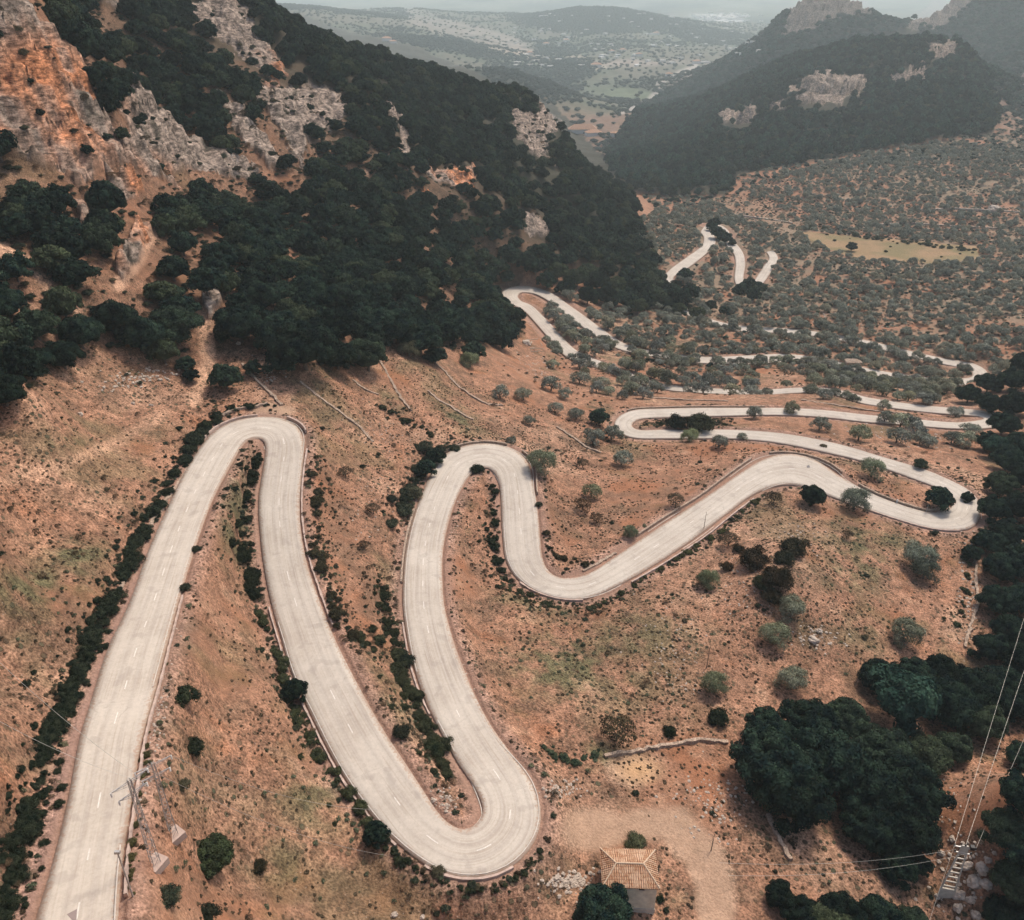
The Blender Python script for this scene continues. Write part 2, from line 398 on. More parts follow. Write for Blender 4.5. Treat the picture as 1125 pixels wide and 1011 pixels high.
class MB:
    """collects simple solids into one mesh"""
    def __init__(s): s.v = []; s.q = []; s.t = []; s.n = 0
    def add(s, v, q=(), t=()):
        v = np.asarray(v, float); s.v.append(v)
        if len(q): s.q.append(np.asarray(q, int).reshape(-1, 4) + s.n)
        if len(t): s.t.append(np.asarray(t, int).reshape(-1, 3) + s.n)
        s.n += len(v); return s
    def box(s, c, size, rz=0, tilt=None):
        x, y, z = np.array(size) / 2
        v = np.array([[i * x, j * y, k * z] for k in (-1, 1) for j in (-1, 1) for i in (-1, 1)])
        if rz:
            ca, sa = math.cos(rz), math.sin(rz); v[:, :2] = v[:, :2] @ np.array([[ca, sa], [-sa, ca]])
        if tilt is not None: v = v @ np.array(tilt).T
        return s.add(v + np.array(c), [(0,2,3,1),(4,5,7,6),(0,1,5,4),(2,6,7,3),(0,4,6,2),(1,3,7,5)])
    def bar(s, a, b, w=.06, sides=4, w2=None):
        a = np.array(a, float); b = np.array(b, float); d = b - a; L = np.linalg.norm(d)
        if L < 1e-6: return s
        d /= L; h = np.array([0, 0, 1.]) if abs(d[2]) < .9 else np.array([1., 0, 0])
        p = np.cross(d, h); p /= np.linalg.norm(p); q = np.cross(d, p)
        w2 = w if w2 is None else w2
        ang = np.arange(sides) * 2 * np.pi / sides + .785
        ring = np.cos(ang)[:, None] * p + np.sin(ang)[:, None] * q
        v = np.vstack([a + ring * w / 2, b + ring * w2 / 2, [a], [b]])
        k = np.arange(sides); k2 = (k + 1) % sides
        return s.add(v, np.stack([k, k2, k2 + sides, k + sides], 1), np.vstack([np.stack([k2, k, k * 0 + 2 * sides], 1), np.stack([k + sides, k2 + sides, k * 0 + 2 * sides + 1], 1)]))
    def build(s, name, mat, parent=None, smooth=False):
        fs = []
        if s.q: fs.append(np.vstack(s.q))
        if s.t: fs.append(np.vstack(s.t))
        return mesh_np(name, np.vstack(s.v), fs, mat, parent, smooth)

def tag(o, label=None, cat=None, group=None, kind=None):
    if label: o['label'] = label
    if cat: o['category'] = cat
    if group: o['group'] = group
    if kind: o['kind'] = kind
    return o
def empty(name, loc, rz=0, sc=1):
    o = bpy.data.objects.new(name, None); o.empty_display_size = .3
    o.location = [float(a) for a in loc]; o.rotation_euler = (0, 0, rz); o.scale = (sc, sc, sc) if np.isscalar(sc) else sc
    C.objects.link(o); return o

# ------------------------------------------------------------------ materials
def mat_new(name):
    m = bpy.data.materials.new(name); m.use_nodes = True
    nt = m.node_tree; b = nt.nodes['Principled BSDF']; b.inputs['Roughness'].default_value = .9
    if 'Specular IOR Level' in b.inputs: b.inputs['Specular IOR Level'].default_value = .25
    return m, nt, b
def N(nt, t, **k):
    n = nt.nodes.new(t)
    for a, v in k.items():
        if a in n.inputs: n.inputs[a].default_value = v
        else: setattr(n, a, v)
    return n
def noise(nt, vec, scale, detail=4, rough=.6):
    n = N(nt, 'ShaderNodeTexNoise'); n.inputs['Scale'].default_value = scale; n.inputs['Detail'].default_value = detail; n.inputs['Roughness'].default_value = rough
    nt.links.new(vec, n.inputs['Vector']); return n.outputs['Fac']
def mix(nt, f, a, b, mode='MIX'):
    n = nt.nodes.new('ShaderNodeMix'); n.data_type = 'RGBA'; n.blend_type = mode
    for i, x in ((0, f), (6, a), (7, b)):
        if hasattr(x, 'links'): nt.links.new(x, n.inputs[i])
        else: n.inputs[i].default_value = x if i == 0 else (*x, 1)[:4]
    return n.outputs[2]
def ramp(nt, f, a, b, lo=0., hi=1.):
    n = nt.nodes.new('ShaderNodeMapRange'); n.inputs[1].default_value = a; n.inputs[2].default_value = b; n.inputs[3].default_value = lo; n.inputs[4].default_value = hi
    nt.links.new(f, n.inputs[0]); return n.outputs[0]
def mathn(nt, op, a, b=None):
    n = nt.nodes.new('ShaderNodeMath'); n.operation = op
    for i, x in ((0, a), (1, b)):
        if x is None: continue
        if hasattr(x, 'links'): nt.links.new(x, n.inputs[i])
        else: n.inputs[i].default_value = x
    return n.outputs[0]
def bump(nt, h, b, strength=.5, dist=.1):
    n = nt.nodes.new('ShaderNodeBump'); n.inputs['Strength'].default_value = strength; n.inputs['Distance'].default_value = dist
    nt.links.new(h, n.inputs['Height']); nt.links.new(n.outputs[0], b.inputs['Normal'])
def objvec(nt): return nt.nodes.new('ShaderNodeTexCoord').outputs['Object']

def ground_mat():
    m, nt, b = mat_new('dry ground')
    att = N(nt, 'ShaderNodeAttribute', attribute_name='Col'); ar = N(nt, 'ShaderNodeAttribute', attribute_name='Rock'); ag = N(nt, 'ShaderNodeAttribute', attribute_name='Dots')
    v = objvec(nt)
    n1 = noise(nt, v, .55, 6, .65); n2 = noise(nt, v, 3.2, 4, .6); n3 = noise(nt, v, .12, 4, .6)
    c = att.outputs['Color']
    k = mathn(nt, 'MULTIPLY', ramp(nt, n1, .32, .68, .58, 1.42), ramp(nt, n2, .36, .64, .48, 1.5))
    k = mathn(nt, 'MULTIPLY', k, ramp(nt, n3, .35, .65, .88, 1.14))
    kq = mathn(nt, 'ADD', mathn(nt, 'MULTIPLY', mathn(nt, 'SUBTRACT', k, 1.), ramp(nt, ag.outputs['Fac'], 0, .35, .3, 1.)), 1.)
    sc = nt.nodes.new('ShaderNodeVectorMath'); sc.operation = 'SCALE'; nt.links.new(c, sc.inputs[0]); nt.links.new(kq, sc.inputs['Scale'])
    # low dry tussocks as dark flecks
    vo = N(nt, 'ShaderNodeTexVoronoi'); vo.inputs['Scale'].default_value = 1.15; nt.links.new(v, vo.inputs['Vector'])
    vo.inputs['Randomness'].default_value = 1
    sepc = N(nt, 'ShaderNodeSeparateColor'); nt.links.new(vo.outputs['Color'], sepc.inputs[0])
    rr = mathn(nt, 'MULTIPLY', sepc.outputs[0], .50)
    d = mathn(nt, 'SUBTRACT', rr, vo.outputs['Distance'])
    d = mathn(nt, 'ADD', d, mathn(nt, 'MULTIPLY', mathn(nt, 'SUBTRACT', n2, .5), .5))
    on = ramp(nt, d, .02, .10, 0, 1)
    sepa = N(nt, 'ShaderNodeMath', operation='MULTIPLY'); nt.links.new(on, sepa.inputs[0]); nt.links.new(ag.outputs['Fac'], sepa.inputs[1])
    tc = mix(nt, sepc.outputs[1], (.085, .05, .032), (.07, .072, .042))
    c2 = mix(nt, sepa.outputs[0], sc.outputs[0], tc)
    # pale stones
    vs = N(nt, 'ShaderNodeTexVoronoi'); vs.inputs['Scale'].default_value = 2.4; nt.links.new(v, vs.inputs['Vector'])
    ss = N(nt, 'ShaderNodeSeparateColor'); nt.links.new(vs.outputs['Color'], ss.inputs[0])
    st = mathn(nt, 'MULTIPLY', ramp(nt, vs.outputs['Distance'], .12, .2, 1, 0), ramp(nt, ss.outputs[0], .86, .9, 0, 1))
    st = mathn(nt, 'MULTIPLY', st, .4)
    c3 = mix(nt, st, c2, (.42, .36, .30))
    # rock: cracks and ledges
    n4 = noise(nt, v, .35, 8, .7)
    mp = N(nt, 'ShaderNodeMapping'); mp.inputs['Scale'].default_value = (.5, .5, 1.6); nt.links.new(v, mp.inputs[0])
    n5 = noise(nt, mp.outputs[0], .8, 8, .72)
    kr = mathn(nt, 'MULTIPLY', ramp(nt, n4, .38, .60, .35, 1.45), ramp(nt, n5, .40, .58, .40, 1.4))
    sr = nt.nodes.new('ShaderNodeVectorMath'); sr.operation = 'SCALE'; nt.links.new(c, sr.inputs[0]); nt.links.new(kr, sr.inputs['Scale'])
    c4 = mix(nt, ar.outputs['Fac'], c3, sr.outputs[0])
    nt.links.new(c4, b.inputs['Base Color']); b.inputs['Roughness'].default_value = .95
    b.inputs['Specular IOR Level'].default_value = .1
    h = mathn(nt, 'ADD', mathn(nt, 'MULTIPLY', n5, ar.outputs['Fac']), mathn(nt, 'MULTIPLY', n2, .25))
    h = mathn(nt, 'ADD', h, mathn(nt, 'MULTIPLY', sepa.outputs[0], .25))
    bump(nt, h, b, .9, .9)
    return m

def simple_mat(name, col, var=.25, scale=2., rough=.9, bm=.2, metal=0, dist=.05):
    m, nt, b = mat_new(name); v = objvec(nt)
    n = noise(nt, v, scale, 6, .65)
    lo = tuple(x * (1 - var) for x in col); hi = tuple(min(1, x * (1 + var)) for x in col)
    nt.links.new(mix(nt, ramp(nt, n, .3, .7), lo, hi), b.inputs['Base Color'])
    b.inputs['Roughness'].default_value = rough; b.inputs['Metallic'].default_value = metal
    if bm: bump(nt, n, b, bm, dist)
    return m

def stone_mat(name, col=(.30, .235, .18), scale=2.2):
    m, nt, b = mat_new(name); v = objvec(nt)
    vo = N(nt, 'ShaderNodeTexVoronoi', feature='F1'); vo.inputs['Scale'].default_value = scale; nt.links.new(v, vo.inputs['Vector'])
    vd = N(nt, 'ShaderNodeTexVoronoi', feature='DISTANCE_TO_EDGE'); vd.inputs['Scale'].default_value = scale; nt.links.new(v, vd.inputs['Vector'])
    s = N(nt, 'ShaderNodeSeparateColor'); nt.links.new(vo.outputs['Color'], s.inputs[0])
    c = mix(nt, s.outputs[0], tuple(x * .62 for x in col), tuple(x * 1.3 for x in col))
    g = ramp(nt, vd.outputs['Distance'], .02, .08, 0, 1)
    c = mix(nt, g, (.06, .045, .035), c)
    n = noise(nt, v, 5, 5)
    c = mix(nt, .5, c, mix(nt, n, tuple(x * .7 for x in col), tuple(x * 1.3 for x in col)))
    nt.links.new(c, b.inputs['Base Color']); bump(nt, mathn(nt, 'ADD', g, n), b, .7, .08); return m

def leaf_mat(name, dark, light, vscale=1.4, trans=.12, rv=.35, warm=None):
    m, nt, b = mat_new(name); v = objvec(nt)
    oi = nt.nodes.new('ShaderNodeObjectInfo')
    n = noise(nt, v, vscale, 3, .6)
    geo = nt.nodes.new('ShaderNodeNewGeometry')
    c = mix(nt, ramp(nt, n, .38, .62), dark, light)
    if warm: c = mix(nt, ramp(nt, oi.outputs['Random'], .72, 1., 0, .55), c, warm)
    isl = geo.outputs['Random Per Island']
    k = mathn(nt, 'MULTIPLY', ramp(nt, oi.outputs['Random'], 0, 1, 1 - rv, 1 + rv), ramp(nt, isl, 0, 1, .65, 1.4))
    sc = nt.nodes.new('ShaderNodeVectorMath'); sc.operation = 'SCALE'; nt.links.new(c, sc.inputs[0]); nt.links.new(k, sc.inputs['Scale'])
    cc = mix(nt, 1., sc.outputs[0], oi.outputs['Color'], 'MULTIPLY')
    nt.links.new(cc, b.inputs['Base Color']); b.inputs['Roughness'].default_value = .8; b.inputs['Specular IOR Level'].default_value = .03
    tr = nt.nodes.new('ShaderNodeBsdfTranslucent'); nt.links.new(cc, tr.inputs[0])
    ms = nt.nodes.new('ShaderNodeMixShader'); ms.inputs[0].default_value = trans
    nt.links.new(b.outputs[0], ms.inputs[1]); nt.links.new(tr.outputs[0], ms.inputs[2])
    nt.links.new(ms.outputs[0], nt.nodes['Material Output'].inputs[0])
    return m

def road_mat():
    m, nt, b = mat_new('worn pale asphalt'); v = objvec(nt)
    uv = N(nt, 'ShaderNodeUVMap', uv_map='UVMap'); sx = N(nt, 'ShaderNodeSeparateXYZ'); nt.links.new(uv.outputs[0], sx.inputs[0])
    n1 = noise(nt, v, .16, 5, .6); n2 = noise(nt, v, 2.5, 6, .7); n3 = noise(nt, v, 22, 3, .6)
    mp = N(nt, 'ShaderNodeMapping'); mp.inputs['Scale'].default_value = (2.2, .035, 1); nt.links.new(uv.outputs[0], mp.inputs[0])
    n4 = noise(nt, mp.outputs[0], 1.6, 5, .65)                    # streaks that run with the traffic
    c = mix(nt, ramp(nt, n1, .35, .65), (.37, .312, .25), (.485, .425, .35))
    c = mix(nt, ramp(nt, n4, .4, .62, 0, .65), c, (.50, .44, .365))
    c = mix(nt, ramp(nt, n4, .42, .30, 0, .55), c, (.28, .215, .165))
    # wheel tracks
    w = mathn(nt, 'ABSOLUTE', mathn(nt, 'SUBTRACT', mathn(nt, 'ABSOLUTE', sx.outputs[0]), 1.75))
    wt = mathn(nt, 'ABSOLUTE', mathn(nt, 'SUBTRACT', w, .8))
    c = mix(nt, ramp(nt, wt, 0., .45, .22, 0), c, (.24, .20, .175))
    sp = mathn(nt, 'MULTIPLY', ramp(nt, n2, .3, .7, .9, 1.1), ramp(nt, n3, .3, .7, .93, 1.07))
    sc = nt.nodes.new('ShaderNodeVectorMath'); sc.operation = 'SCALE'; nt.links.new(c, sc.inputs[0]); nt.links.new(sp, sc.inputs['Scale'])
    n6 = noise(nt, v, .45, 3, .5)
    sst = mathn(nt, 'MULTIPLY', ramp(nt, n6, .60, .66, 0, .30), ramp(nt, n2, .35, .6, .5, 1))
    # cracks and tar seams
    vd = N(nt, 'ShaderNodeTexVoronoi', feature='DISTANCE_TO_EDGE'); vd.inputs['Scale'].default_value = .22
    nv = N(nt, 'ShaderNodeVectorMath', operation='ADD'); nn = N(nt, 'ShaderNodeTexNoise'); nn.inputs['Scale'].default_value = .8; nt.links.new(v, nn.inputs['Vector'])
    nt.links.new(v, nv.inputs[0]); nt.links.new(nn.outputs['Color'], nv.inputs[1]); nt.links.new(nv.outputs[0], vd.inputs['Vector'])
    ck = mathn(nt, 'MULTIPLY', ramp(nt, vd.outputs['Distance'], .0, .02, 1, 0), ramp(nt, n1, .55, .68, 0, .22))
    c2 = mix(nt, ck, mix(nt, sst, sc.outputs[0], (.21, .175, .15)), (.12, .10, .09))
    # soil washed over the edges
    e = ramp(nt, sx.outputs[1], 0, 1)
    ue = N(nt, 'ShaderNodeAttribute', attribute_name='edge')
    ed = mathn(nt, 'SUBTRACT', mathn(nt, 'ADD', ue.outputs['Fac'], mathn(nt, 'MULTIPLY', mathn(nt, 'SUBTRACT', n2, .5), .9)), .84)
    c3 = mix(nt, ramp(nt, ed, 0, .14, 0, .75), c2, (.30, .19, .13))
    nt.links.new(c3, b.inputs['Base Color']); b.inputs['Roughness'].default_value = .88; bump(nt, n3, b, .25, .02)
    return m

M = dict(
 ground=ground_mat(), road=road_mat(),
 wall=stone_mat('dry stone', (.40, .29, .21)), kerb=simple_mat('old concrete kerb', (.42, .31, .25), .3, 1.5, .9, .4),
 paint=simple_mat('worn road paint', (.62, .57, .50), .22, 3, .8, 0), edge=simple_mat('worn edge line', (.50, .44, .37), .2, 1.2, .8, 0),
 patch=simple_mat('asphalt patch', (.17, .155, .15), .2, 1.5, .9, .1), shadow_patch=simple_mat('painted road shadow', (.25, .195, .175), .12, .8, .9, .1),
 oak=leaf_mat('holm oak leaves', (.005, .014, .014), (.032, .054, .032), 2.0, .10, .5, (.055, .058, .025)),
 pine=leaf_mat('aleppo pine needles', (.014, .034, .026), (.042, .080, .052), 1.8, .12),
 olive=leaf_mat('olive leaves', (.145, .155, .115), (.31, .315, .245), 1.5, .15, .3, (.16, .13, .07)),
 shrub=leaf_mat('scrub leaves', (.020, .030, .020), (.085, .086, .052), 1.6, .1, .45, (.10, .065, .035)),
 herb=leaf_mat('low green plants', (.050, .062, .035), (.115, .125, .075), 1.5, .1, .4, (.12, .09, .045)),
 tuft=leaf_mat('dry tuft leaves', (.045, .034, .022), (.10, .075, .045), 2.5, .1, .5, (.13, .07, .04)),
 bark=simple_mat('grey bark', (.12, .09, .07), .35, 4, .95, .6),
 plaster=simple_mat('weathered plaster', (.62, .56, .42), .25, .9, .9, .3),
 steel=simple_mat('galvanised steel', (.42, .40, .37), .15, 4, .55, 0, .5), concrete=simple_mat('pale concrete', (.48, .43, .35), .2, 2, .9, .2),
 footing=simple_mat('concrete footing', (.42, .31, .25), .15, 2, .9, .1), dark=simple_mat('dark opening', (.02, .018, .016), .2, 3, .9, 0),
 black=simple_mat('black insulator', (.015, .013, .013), .2, 3, .5, 0), wire=simple_mat('aluminium wire', (.45, .43, .38), .1, 3, .5, 0, .6),
 boulder=simple_mat('limestone boulder', (.42, .34, .27), .35, 1.3, .95, .6, 0, .2), white=simple_mat('white wall', (.62, .58, .52), .1, 1, .9, 0),
 tile_far=simple_mat('far roof tiles', (.36, .20, .12), .25, .6, .9, 0), deadwood=simple_mat('bleached dead wood', (.40, .31, .23), .2, 4, .9, .3),
)
def tile_mat():
    m, nt, b = mat_new('clay roof tiles'); v = objvec(nt)
    br = N(nt, 'ShaderNodeTexBrick'); br.inputs['Scale'].default_value = 1; br.offset = .5
    br.inputs['Brick Width'].default_value = .22; br.inputs['Row Height'].default_value = .34; br.inputs['Mortar Size'].default_value = .03
    br.inputs['Color1'].default_value = (.42, .21, .11, 1); br.inputs['Color2'].default_value = (.52, .33, .19, 1); br.inputs['Mortar'].default_value = (.2, .09, .05, 1)
    nt.links.new(v, br.inputs['Vector'])
    n = noise(nt, v, 1.3, 6, .7); n2 = noise(nt, v, 6, 4, .7)
    c = mix(nt, ramp(nt, n, .45, .6, 0, .6), br.outputs['Color'], (.62, .44, .30))
    c = mix(nt, ramp(nt, n2, .55, .7, 0, .6), c, (.34, .12, .05))
    nt.links.new(c, b.inputs['Base Color'])
    wv = N(nt, 'ShaderNodeTexWave', wave_type='BANDS', bands_direction='X'); wv.inputs['Scale'].default_value = 1.4; nt.links.new(v, wv.inputs['Vector'])
    bump(nt, wv.outputs['Fac'], b, .6, .06); return m
M['tile'] = tile_mat()
M['far_leaf'] = leaf_mat('hazed distant foliage', (.040, .055, .045), (.075, .090, .068), .8, .05, .25)  # leaf colours lightened to paint haze into the far crowns

# ------------------------------------------------------------------ the ground sheet and its colours
def lerp(a, b, f): return a * (1 - f[..., None]) + b * f[..., None]
def cv(*c): return np.array(c, float)
U, V = to_px(X, Y, Z)
n_a = fbm(X, Y, 45, 4, 101); n_b = fbm(X, Y, 12, 4, 111); n_c = fbm(X, Y, 4, 3, 121); n_d = fbm(X, Y, 160, 4, 131)
col = np.empty(Z.shape + (3,)); col[:] = cv(.265, .140, .085)
col = lerp(col, np.broadcast_to(cv(.37, .225, .145), col.shape), sm(n_a + n_b * .6, .05, .6) * .7)
col = lerp(col, np.broadcast_to(cv(.27, .115, .058), col.shape), sm(-n_a * .5 - n_b + n_c * .4, .1, .6) * .75)
n_e = fbm(X, Y, 6, 4, 171); n_f = fbm(X, Y, 30, 4, 181)
col = lerp(col, np.broadcast_to(cv(.145, .088, .055), col.shape), sm(n_e * .9 + n_f * .6, 0, .36) * .66)
col = lerp(col, np.broadcast_to(cv(.41, .26, .165), col.shape), sm(-n_e - n_f * .4, .22, .6) * .45)
_a = RCN[0] ; _b = RCN[int(np.argmin(np.abs(RCN[:, 1] - 118)))] ; _d = (_b - _a)[:2] / np.linalg.norm((_b - _a)[:2])
furr = np.sin((X * _d[1] - Y * _d[0]) * 2 * np.pi / 1.5 + n_b * 5)
fw = np.clip(inpoly(U, V, [(-200,520),(150,520),(60,760),(0,1011),(-200,1060)]) * 1. + ell(U, V, 640, 760, 90, 90), 0, 1) * sm(n_f, -.3, .1)
col = col * (1 - .20 * fw * sm(furr, .1, .8))[..., None]
# green flushes
GREENS = [(40,650,80,32,0,.75),(215,850,26,60,0,.35),(85,608,40,14,0,.8),(75,487,40,12,0,.6),(350,870,60,70,30,.55),(620,725,70,45,0,.8),(700,700,90,40,0,.5),(940,610,50,60,0,.6),(945,690,40,50,0,.45),
  (500,455,45,14,35,.7),(430,440,30,10,30,.5),(310,950,60,40,0,.5),(690,745,80,60,0,.4),(260,560,22,90,0,.7),(590,665,70,10,15,.5),(740,790,60,20,0,.3),(660,830,35,18,0,.6),(440,760,50,90,25,.45),
  (150,480,80,18,0,.3),(345,425,20,30,30,.5),(960,590,60,14,10,.6),(70,625,60,20,0,.5),(20,700,30,14,0,.3),(150,400,60,12,-8,.3)]
gr = np.zeros(Z.shape)
for gu, gv, a, b_, an, s in GREENS: gr = np.maximum(gr, ell(U, V, gu, gv, a, b_, an) * s)
gr = gr * sm(n_b * .6 + n_c, -.45, .35)
gr = np.maximum(gr, sm(fbm(X, Y, 24, 4, 191) + n_c * .35, .12, .42) * .30 * (RNGm < 400))
col = lerp(col, np.broadcast_to(cv(.105, .095, .048), col.shape), np.clip(gr * 1.5, 0, .92))
# paler dirt: yard, tracks, terraced field
yard = np.maximum.reduce([ell(U, V, 655, 912, 48, 30), ell(U, V, 720, 905, 60, 22), np.clip(1.35 - linedist(U, V, [(740,905),(770,935),(785,975),(788,1030)]) / 24, 0, 1), ell(U,V,300,452,28,10), ell(U, V, 700, 845, 40, 22) * .8])
col = lerp(col, np.broadcast_to(cv(.38, .25, .165), col.shape), sm(yard + n_b * .35 + n_c * .2, .2, .75) * .8)
yl = ell(U, V, 702, 846, 26, 16)
col = lerp(col, np.broadcast_to(cv(.52, .30, .13), col.shape), yl * .5)
trk = np.zeros(Z.shape)
for pts, w in TRACKS: trk = np.maximum(trk, np.clip(1.5 - linedist(U + n_b * 8, V, pts) / w, 0, 1))
bend = np.clip(1.4 - linedist(U, V, [(-10,532),(60,515),(130,485),(180,455)]) / 7, 0, 1) * .6
col = lerp(col, np.broadcast_to(cv(.50, .30, .19), col.shape), np.clip(np.maximum(trk, bend), 0, 1) * .8)
# road verge: gritty, a little pinker
vg = (1 - sm(RD, .6, 3.2)) * (RD > -9)
col = lerp(col, np.broadcast_to(cv(.30, .185, .135), col.shape), vg * .75)
ditch = np.clip(1.4 - linedist(U, V, [(20,1010),(50,920),(62,870),(110,740),(140,665),(175,590),(212,515)]) / np.interp(V, [500, 1011], [4, 12]), 0, 1)
col = lerp(col, np.broadcast_to(cv(.27, .165, .125), col.shape), ditch * .8)
# terraces of the olive groves
ol = olive
col = lerp(col, np.broadcast_to(cv(.20, .155, .105), col.shape), ol * sm(n_b + n_a, -.4, .2) * .85 * sm(RNGm, 300, 520))
redt = np.maximum(ell(U, V, 850, 205, 80, 40), ell(U, V, 1060, 240, 90, 20)) * sm(n_b, -.3, .2)
col = lerp(col, np.broadcast_to(cv(.30, .14, .08), col.shape), redt * .65)
col = lerp(col, np.broadcast_to(cv(.27, .175, .095), col.shape), field * .95)
fg = field * sm(fbm(X, Y, 30, 4, 141), -.2, .3)
col = lerp(col, np.broadcast_to(cv(.16, .135, .065), col.shape), fg * .8)
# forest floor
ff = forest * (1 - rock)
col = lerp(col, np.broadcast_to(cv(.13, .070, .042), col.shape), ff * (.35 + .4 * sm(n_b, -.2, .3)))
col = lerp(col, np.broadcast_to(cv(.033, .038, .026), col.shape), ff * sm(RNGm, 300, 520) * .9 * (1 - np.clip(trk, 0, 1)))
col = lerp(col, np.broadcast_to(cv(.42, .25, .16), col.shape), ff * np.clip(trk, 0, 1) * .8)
# rock
ornear = np.maximum.reduce([ell(U, V, 50, 130, 80, 90), ell(U, V, 300, 70, 25, 22), ell(U, V, 500, 205, 60, 30), ell(U, V, 150, 235, 60, 60)])
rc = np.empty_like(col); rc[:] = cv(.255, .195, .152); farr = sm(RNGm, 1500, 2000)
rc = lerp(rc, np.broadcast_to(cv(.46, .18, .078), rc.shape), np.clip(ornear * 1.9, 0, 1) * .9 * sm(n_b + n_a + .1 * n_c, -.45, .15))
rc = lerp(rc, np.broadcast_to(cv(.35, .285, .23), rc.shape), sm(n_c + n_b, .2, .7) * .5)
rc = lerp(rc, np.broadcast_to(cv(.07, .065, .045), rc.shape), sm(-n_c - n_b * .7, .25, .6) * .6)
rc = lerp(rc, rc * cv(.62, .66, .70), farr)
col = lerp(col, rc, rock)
# the far valley
fa = sm(RNGm, 1500, 2000) * (1 - rock) * (1 - forest)
fc = np.empty_like(col); fc[:] = cv(.085, .095, .062)
q1 = fbm(X, Y, 900, 5, 151); q2 = fbm(X, Y, 260, 4, 161)
fc = lerp(fc, np.broadcast_to(cv(.125, .108, .078), fc.shape), sm(q1 + q2 * .6, .02, .32) * .75)
fc = lerp(fc, np.broadcast_to(cv(.025, .032, .026), fc.shape), sm(-q1 - q2 * .4, .05, .3) * .9)
for gu, gv, a, b_, an, rgb, s in [(520,38,75,9,14,(.215,.18,.145),1.3),(480,26,40,7,25,(.18,.155,.125),1.),(425,45,14,4,0,(.50,.33,.22),1.2),(690,103,42,6,6,(.115,.135,.08),1.3),(655,74,12,3,0,(.5,.42,.33),1.2),
        (790,19,30,2.5,3,(.6,.58,.55),1.3),(600,62,60,6,8,(.32,.25,.19),.8),(700,70,60,4,0,(.26,.21,.17),.7),(655,15,80,20,0,(.025,.032,.028),1.2),(585,90,40,14,15,(.022,.035,.027),1.2),(625,78,26,11,0,(.022,.035,.027),1.3),
        (680,140,40,10,5,(.26,.18,.14),.8),(640,146,8,3,0,(.6,.56,.5),1),(780,80,50,10,-20,(.22,.17,.14),.8)]:
    fc = lerp(fc, np.broadcast_to(cv(*rgb), fc.shape), np.clip(ell(U + q2 * 12, V + q1 * 5, gu, gv, a, b_, an) * s * 1.6, 0, 1) * sm(q2 + n_d, -.5, .1))
vroad = np.clip(1.5 - linedist(U, V, [(680,125),(712,112),(722,100),(722,92),(740,84),(765,72)]) / 3.0, 0, 1)
fc = lerp(fc, np.broadcast_to(cv(.40, .35, .30), fc.shape), vroad * .8)
strip = sm(RNGm, 6500, 9000)
cell_ = np.sin(X / 190 + q1 * 3) * np.sin(Y / 520 + q2 * 2)
fc = lerp(fc, np.broadcast_to(cv(.17, .165, .13), fc.shape), strip * sm(cell_, .1, .6) * .7)
col = lerp(col, fc, fa)
mid = (sm(RNGm, 1000, 1300) * (1 - forest) * (1 - rock) * (1 - fa))
col = lerp(col, np.broadcast_to(cv(.13, .10, .075), col.shape), mid * .6)
dots = (1 - rock) * (1 - field) * (1 - np.clip(yard * 1.5, 0, 1)) * np.clip(.55 + n_a * 1.2 + n_b * .8, .0, 1) * (1 - sm(RNGm, 300, 500)) * (RD > .8)

def build_ground():
    me_v = np.stack([X, Y, Z], -1).reshape(-1, 3)
    i = np.arange(NR - 1)[:, None]; j = np.arange(NA - 1)[None, :]
    a = i * NA + j
    f = np.stack([a, a + 1, a + NA + 1, a + NA], -1).reshape(-1, 4)
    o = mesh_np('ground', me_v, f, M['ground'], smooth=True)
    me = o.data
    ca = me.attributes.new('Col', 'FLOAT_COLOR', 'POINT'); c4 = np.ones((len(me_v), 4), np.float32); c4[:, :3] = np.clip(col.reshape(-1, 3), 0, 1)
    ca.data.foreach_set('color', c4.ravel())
    for nm, arr in (('Rock', rock), ('Dots', dots)):
        at = me.attributes.new(nm, 'FLOAT', 'POINT'); at.data.foreach_set('value', arr.astype(np.float32).ravel())
    o['kind'] = 'structure'
    return o
ground = build_ground()

# ------------------------------------------------------------------ road surface, markings
def build_road():
    n = len(RL); K = 9
    vs = []; uvx = []; edge = []
    s = np.concatenate([[0], np.cumsum(np.linalg.norm(np.diff(RCN[:, :2], axis=0), axis=1))])
    for k in range(K):
        t = k / (K - 1)
        p = RL * (1 - t) + RR * t
        p = p.copy(); p[:, 2] += .04 * (1 - (2 * t - 1) ** 2)
        vs.append(p); uvx.append((t - .5) * 2 * RHW)
        edge.append(np.full(n, abs(2 * t - 1)))
    top = np.stack(vs, 1)                                         # n,K,3
    sk = top[:, [0, -1]].copy(); sk[:, :, 2] -= .45
    V_ = np.concatenate([sk[:, :1], top, sk[:, 1:]], 1); KK = K + 2
    i = np.arange(n - 1)[:, None]; j = np.arange(KK - 1)[None, :]; a = i * KK + j
    F_ = np.stack([a, a + 1, a + KK + 1, a + KK], -1).reshape(-1, 4)[:, ::-1]
    o = mesh_np('road', V_.reshape(-1, 3), F_, M['road'], smooth=True)
    me = o.data
    ux = np.stack([uvx[0]] + uvx + [uvx[-1]], 1).ravel(); uy = np.repeat(s, KK)
    uvl = me.uv_layers.new(name='UVMap'); li = np.empty(len(me.loops), np.int32); me.loops.foreach_get('vertex_index', li)
    uvl.data.foreach_set('uv', np.stack([ux[li], uy[li]], -1).astype(np.float32).ravel())
    e = np.stack([edge[0]] + edge + [edge[-1]], 1).ravel().astype(np.float32)
    at = me.attributes.new('edge', 'FLOAT', 'POINT'); at.data.foreach_set('value', e)
    o['kind'] = 'structure'
    return s
RSN = build_road()
RTAN = np.gradient(RCN, axis=0); RTAN /= np.linalg.norm(RTAN[:, :2], axis=1)[:, None]
